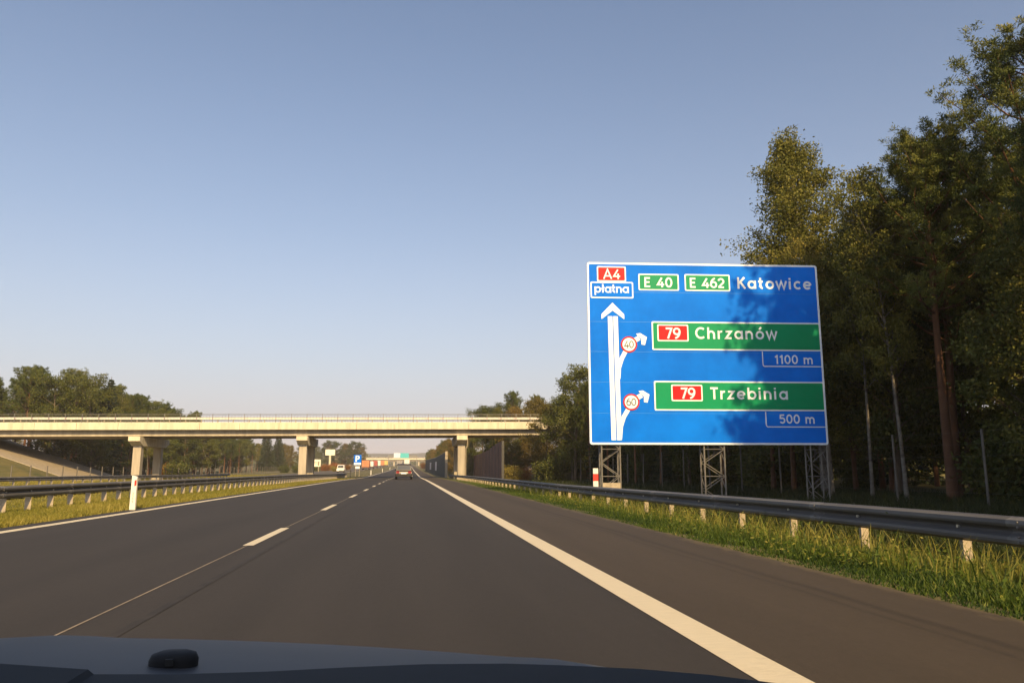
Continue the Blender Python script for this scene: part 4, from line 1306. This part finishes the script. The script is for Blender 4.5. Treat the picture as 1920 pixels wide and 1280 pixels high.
# the prototypes stand out of view among the wood behind the camera
for i, p in enumerate(PINES + BIRCH + BIG + BROAD + SPRUCE + list(BUSH.values())):
    for ch in children(p): bpy.data.objects.remove(ch)
    bpy.data.objects.remove(p)

# ------------------------------------------------------------------ grass (nobody could count it)
def blades(name, X, Y, Z, H, Wd, lean, tint, m, label):
    n = len(X)
    az = rng.uniform(0, 6.283, n)
    wx, wy = np.cos(az)*Wd/2, np.sin(az)*Wd/2
    la = rng.uniform(0, 6.283, n); l = lean * H * rng.uniform(.3, 1.2, n)
    lx, ly = np.cos(la)*l, np.sin(la)*l
    base = np.stack([X, Y, Z], 1)
    w = np.stack([wx, wy, np.zeros(n)], 1)
    mid = base + np.stack([lx*.35, ly*.35, H*.6], 1)
    tip = base + np.stack([lx, ly, H], 1)
    V = np.stack([base-w, base+w, mid+w*.75, mid-w*.75, tip+w*.12, tip-w*.12], 1).reshape(-1, 3)
    k = np.arange(n)*6
    F = np.concatenate([np.stack([k, k+1, k+2, k+3], 1), np.stack([k+3, k+2, k+4, k+5], 1)])
    o = np_mesh(name, V, F, m, np.concatenate([tint, tint]))
    return tag(o, label, 'grass', kind='stuff')
gzv = np.vectorize(gz)
def patchy(X, Y, s=1.0):
    return (np.sin(X*2.1*s+1.3*np.sin(Y*.9*s)) + np.sin(Y*1.7*s+2.0*np.sin(X*1.1*s)) + np.sin(Y*.37*s+X*.8*s))/3
# right verge
n = 130000
Y = 1.5 + rng.exponential(15, n); Y = np.where(Y > 125, rng.uniform(2, 60, n), Y)
X = 4.08 + rng.beta(1.1, 1.1, n) * 2.9
pt = patchy(X, Y)
edge_ = np.clip((X-4.05)/.9, .25, 1)
H = rng.uniform(.05, .17, n) * (1 + .5*pt) * edge_
bare = (patchy(X+3, Y*1.3, 1.6) < -.42) & (rng.random(n) < .7)
X, Y, pt, edge_ = X[~bare], Y[~bare], pt[~bare], edge_[~bare]; n = len(X)
H = rng.uniform(.05, .17, n) * (1 + .5*pt) * edge_
tall = rng.random(n) < .03
H = np.where(tall & (X > 4.8), rng.uniform(.25, .48, n), H)
tint = np.clip(.10 + .42*(X-4.1)/1.6 + .20*pt + rng.normal(size=n)*.2 + .35*tall, 0, 1)  # less dry towards the asphalt, with the shade there also put into the tint
blades('grass', X, Y, gzv(X, Y)-.01, H, rng.uniform(.008, .018, n), .6, tint, M['blades_verge'], 'lush green and yellow grass on the right verge in front of the guard rail')
# broad-leaved weeds in the verge
n = 9000
Yc = 2 + rng.exponential(14, 260); Xc = rng.uniform(4.5, 6.9, 260)
ii = rng.integers(0, 260, n)
C = np.stack([Xc[ii] + rng.normal(size=n)*.16, Yc[ii] + rng.normal(size=n)*.16, np.zeros(n)], 1)
C[:, 2] = gzv(C[:, 0], C[:, 1]) + np.abs(rng.normal(size=n))*.13 + .03
V, F = leaves(C, rng.normal(size=C.shape)*np.array([1, 1, .5]), rng.uniform(.03, .075, n), rng.uniform(.015, .03, n))
tag(np_mesh('weeds', V, F, M['blades_verge'], np.clip(rng.uniform(.2, .8, 260)[ii] + rng.normal(size=n)*.15, 0, 1)), 'small leafy weeds among the grass of the right verge', 'weeds', kind='stuff')
# behind the rail, towards the wood
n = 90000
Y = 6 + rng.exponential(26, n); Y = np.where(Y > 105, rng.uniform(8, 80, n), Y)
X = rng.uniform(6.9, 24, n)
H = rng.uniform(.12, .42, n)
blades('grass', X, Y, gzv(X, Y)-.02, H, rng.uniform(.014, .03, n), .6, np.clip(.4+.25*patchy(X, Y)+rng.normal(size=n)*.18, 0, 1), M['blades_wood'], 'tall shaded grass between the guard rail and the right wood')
# median
n = 150000
Y = 11 + rng.exponential(24, n); Y = np.where(Y > 150, rng.uniform(12, 80, n), Y)
X = -15.7 + rng.beta(1.2, 1.0, n) * 8.62
pt = patchy(X, Y, .7)
blades('grass', X, Y, gzv(X, Y)-.01, rng.uniform(.04, .13, n)*(1+.4*pt), rng.uniform(.010, .022, n), .7, np.clip(.45 + .25*pt + rng.normal(size=n)*.18, 0, 1), M['blades_median'], 'short yellow green mown grass on the median left of the road')
# left of the opposite carriageway
n = 40000
Y = rng.uniform(45, 170, n); X = rng.uniform(-46, -27.3, n)
blades('grass', X, Y, gzv(X, Y)-.01, rng.uniform(.08, .3, n), rng.uniform(.02, .045, n), .6, np.clip(.35+.25*patchy(X, Y, .5)+rng.normal(size=n)*.18, 0, 1), M['blades_median'], 'rough grass between the opposite carriageway and the left wood')

# ------------------------------------------------------------------ air
hz_ = MB().box(-3300, 3300, -40, 3300, -14, 90).build('haze', bpy.data.materials.new('haze'))
hm = hz_.data.materials[0]; hm.use_nodes = True
hn = hm.node_tree
hn.nodes.remove(hn.nodes['Principled BSDF'])
pv = hn.nodes.new('ShaderNodeVolumePrincipled')
pv.inputs['Color'].default_value = (0.90, 0.88, 0.92, 1)
pv.inputs['Density'].default_value = 0.00028
hn.links.new(pv.outputs[0], hn.nodes['Material Output'].inputs['Volume'])
tag(hz_, kind='stuff')
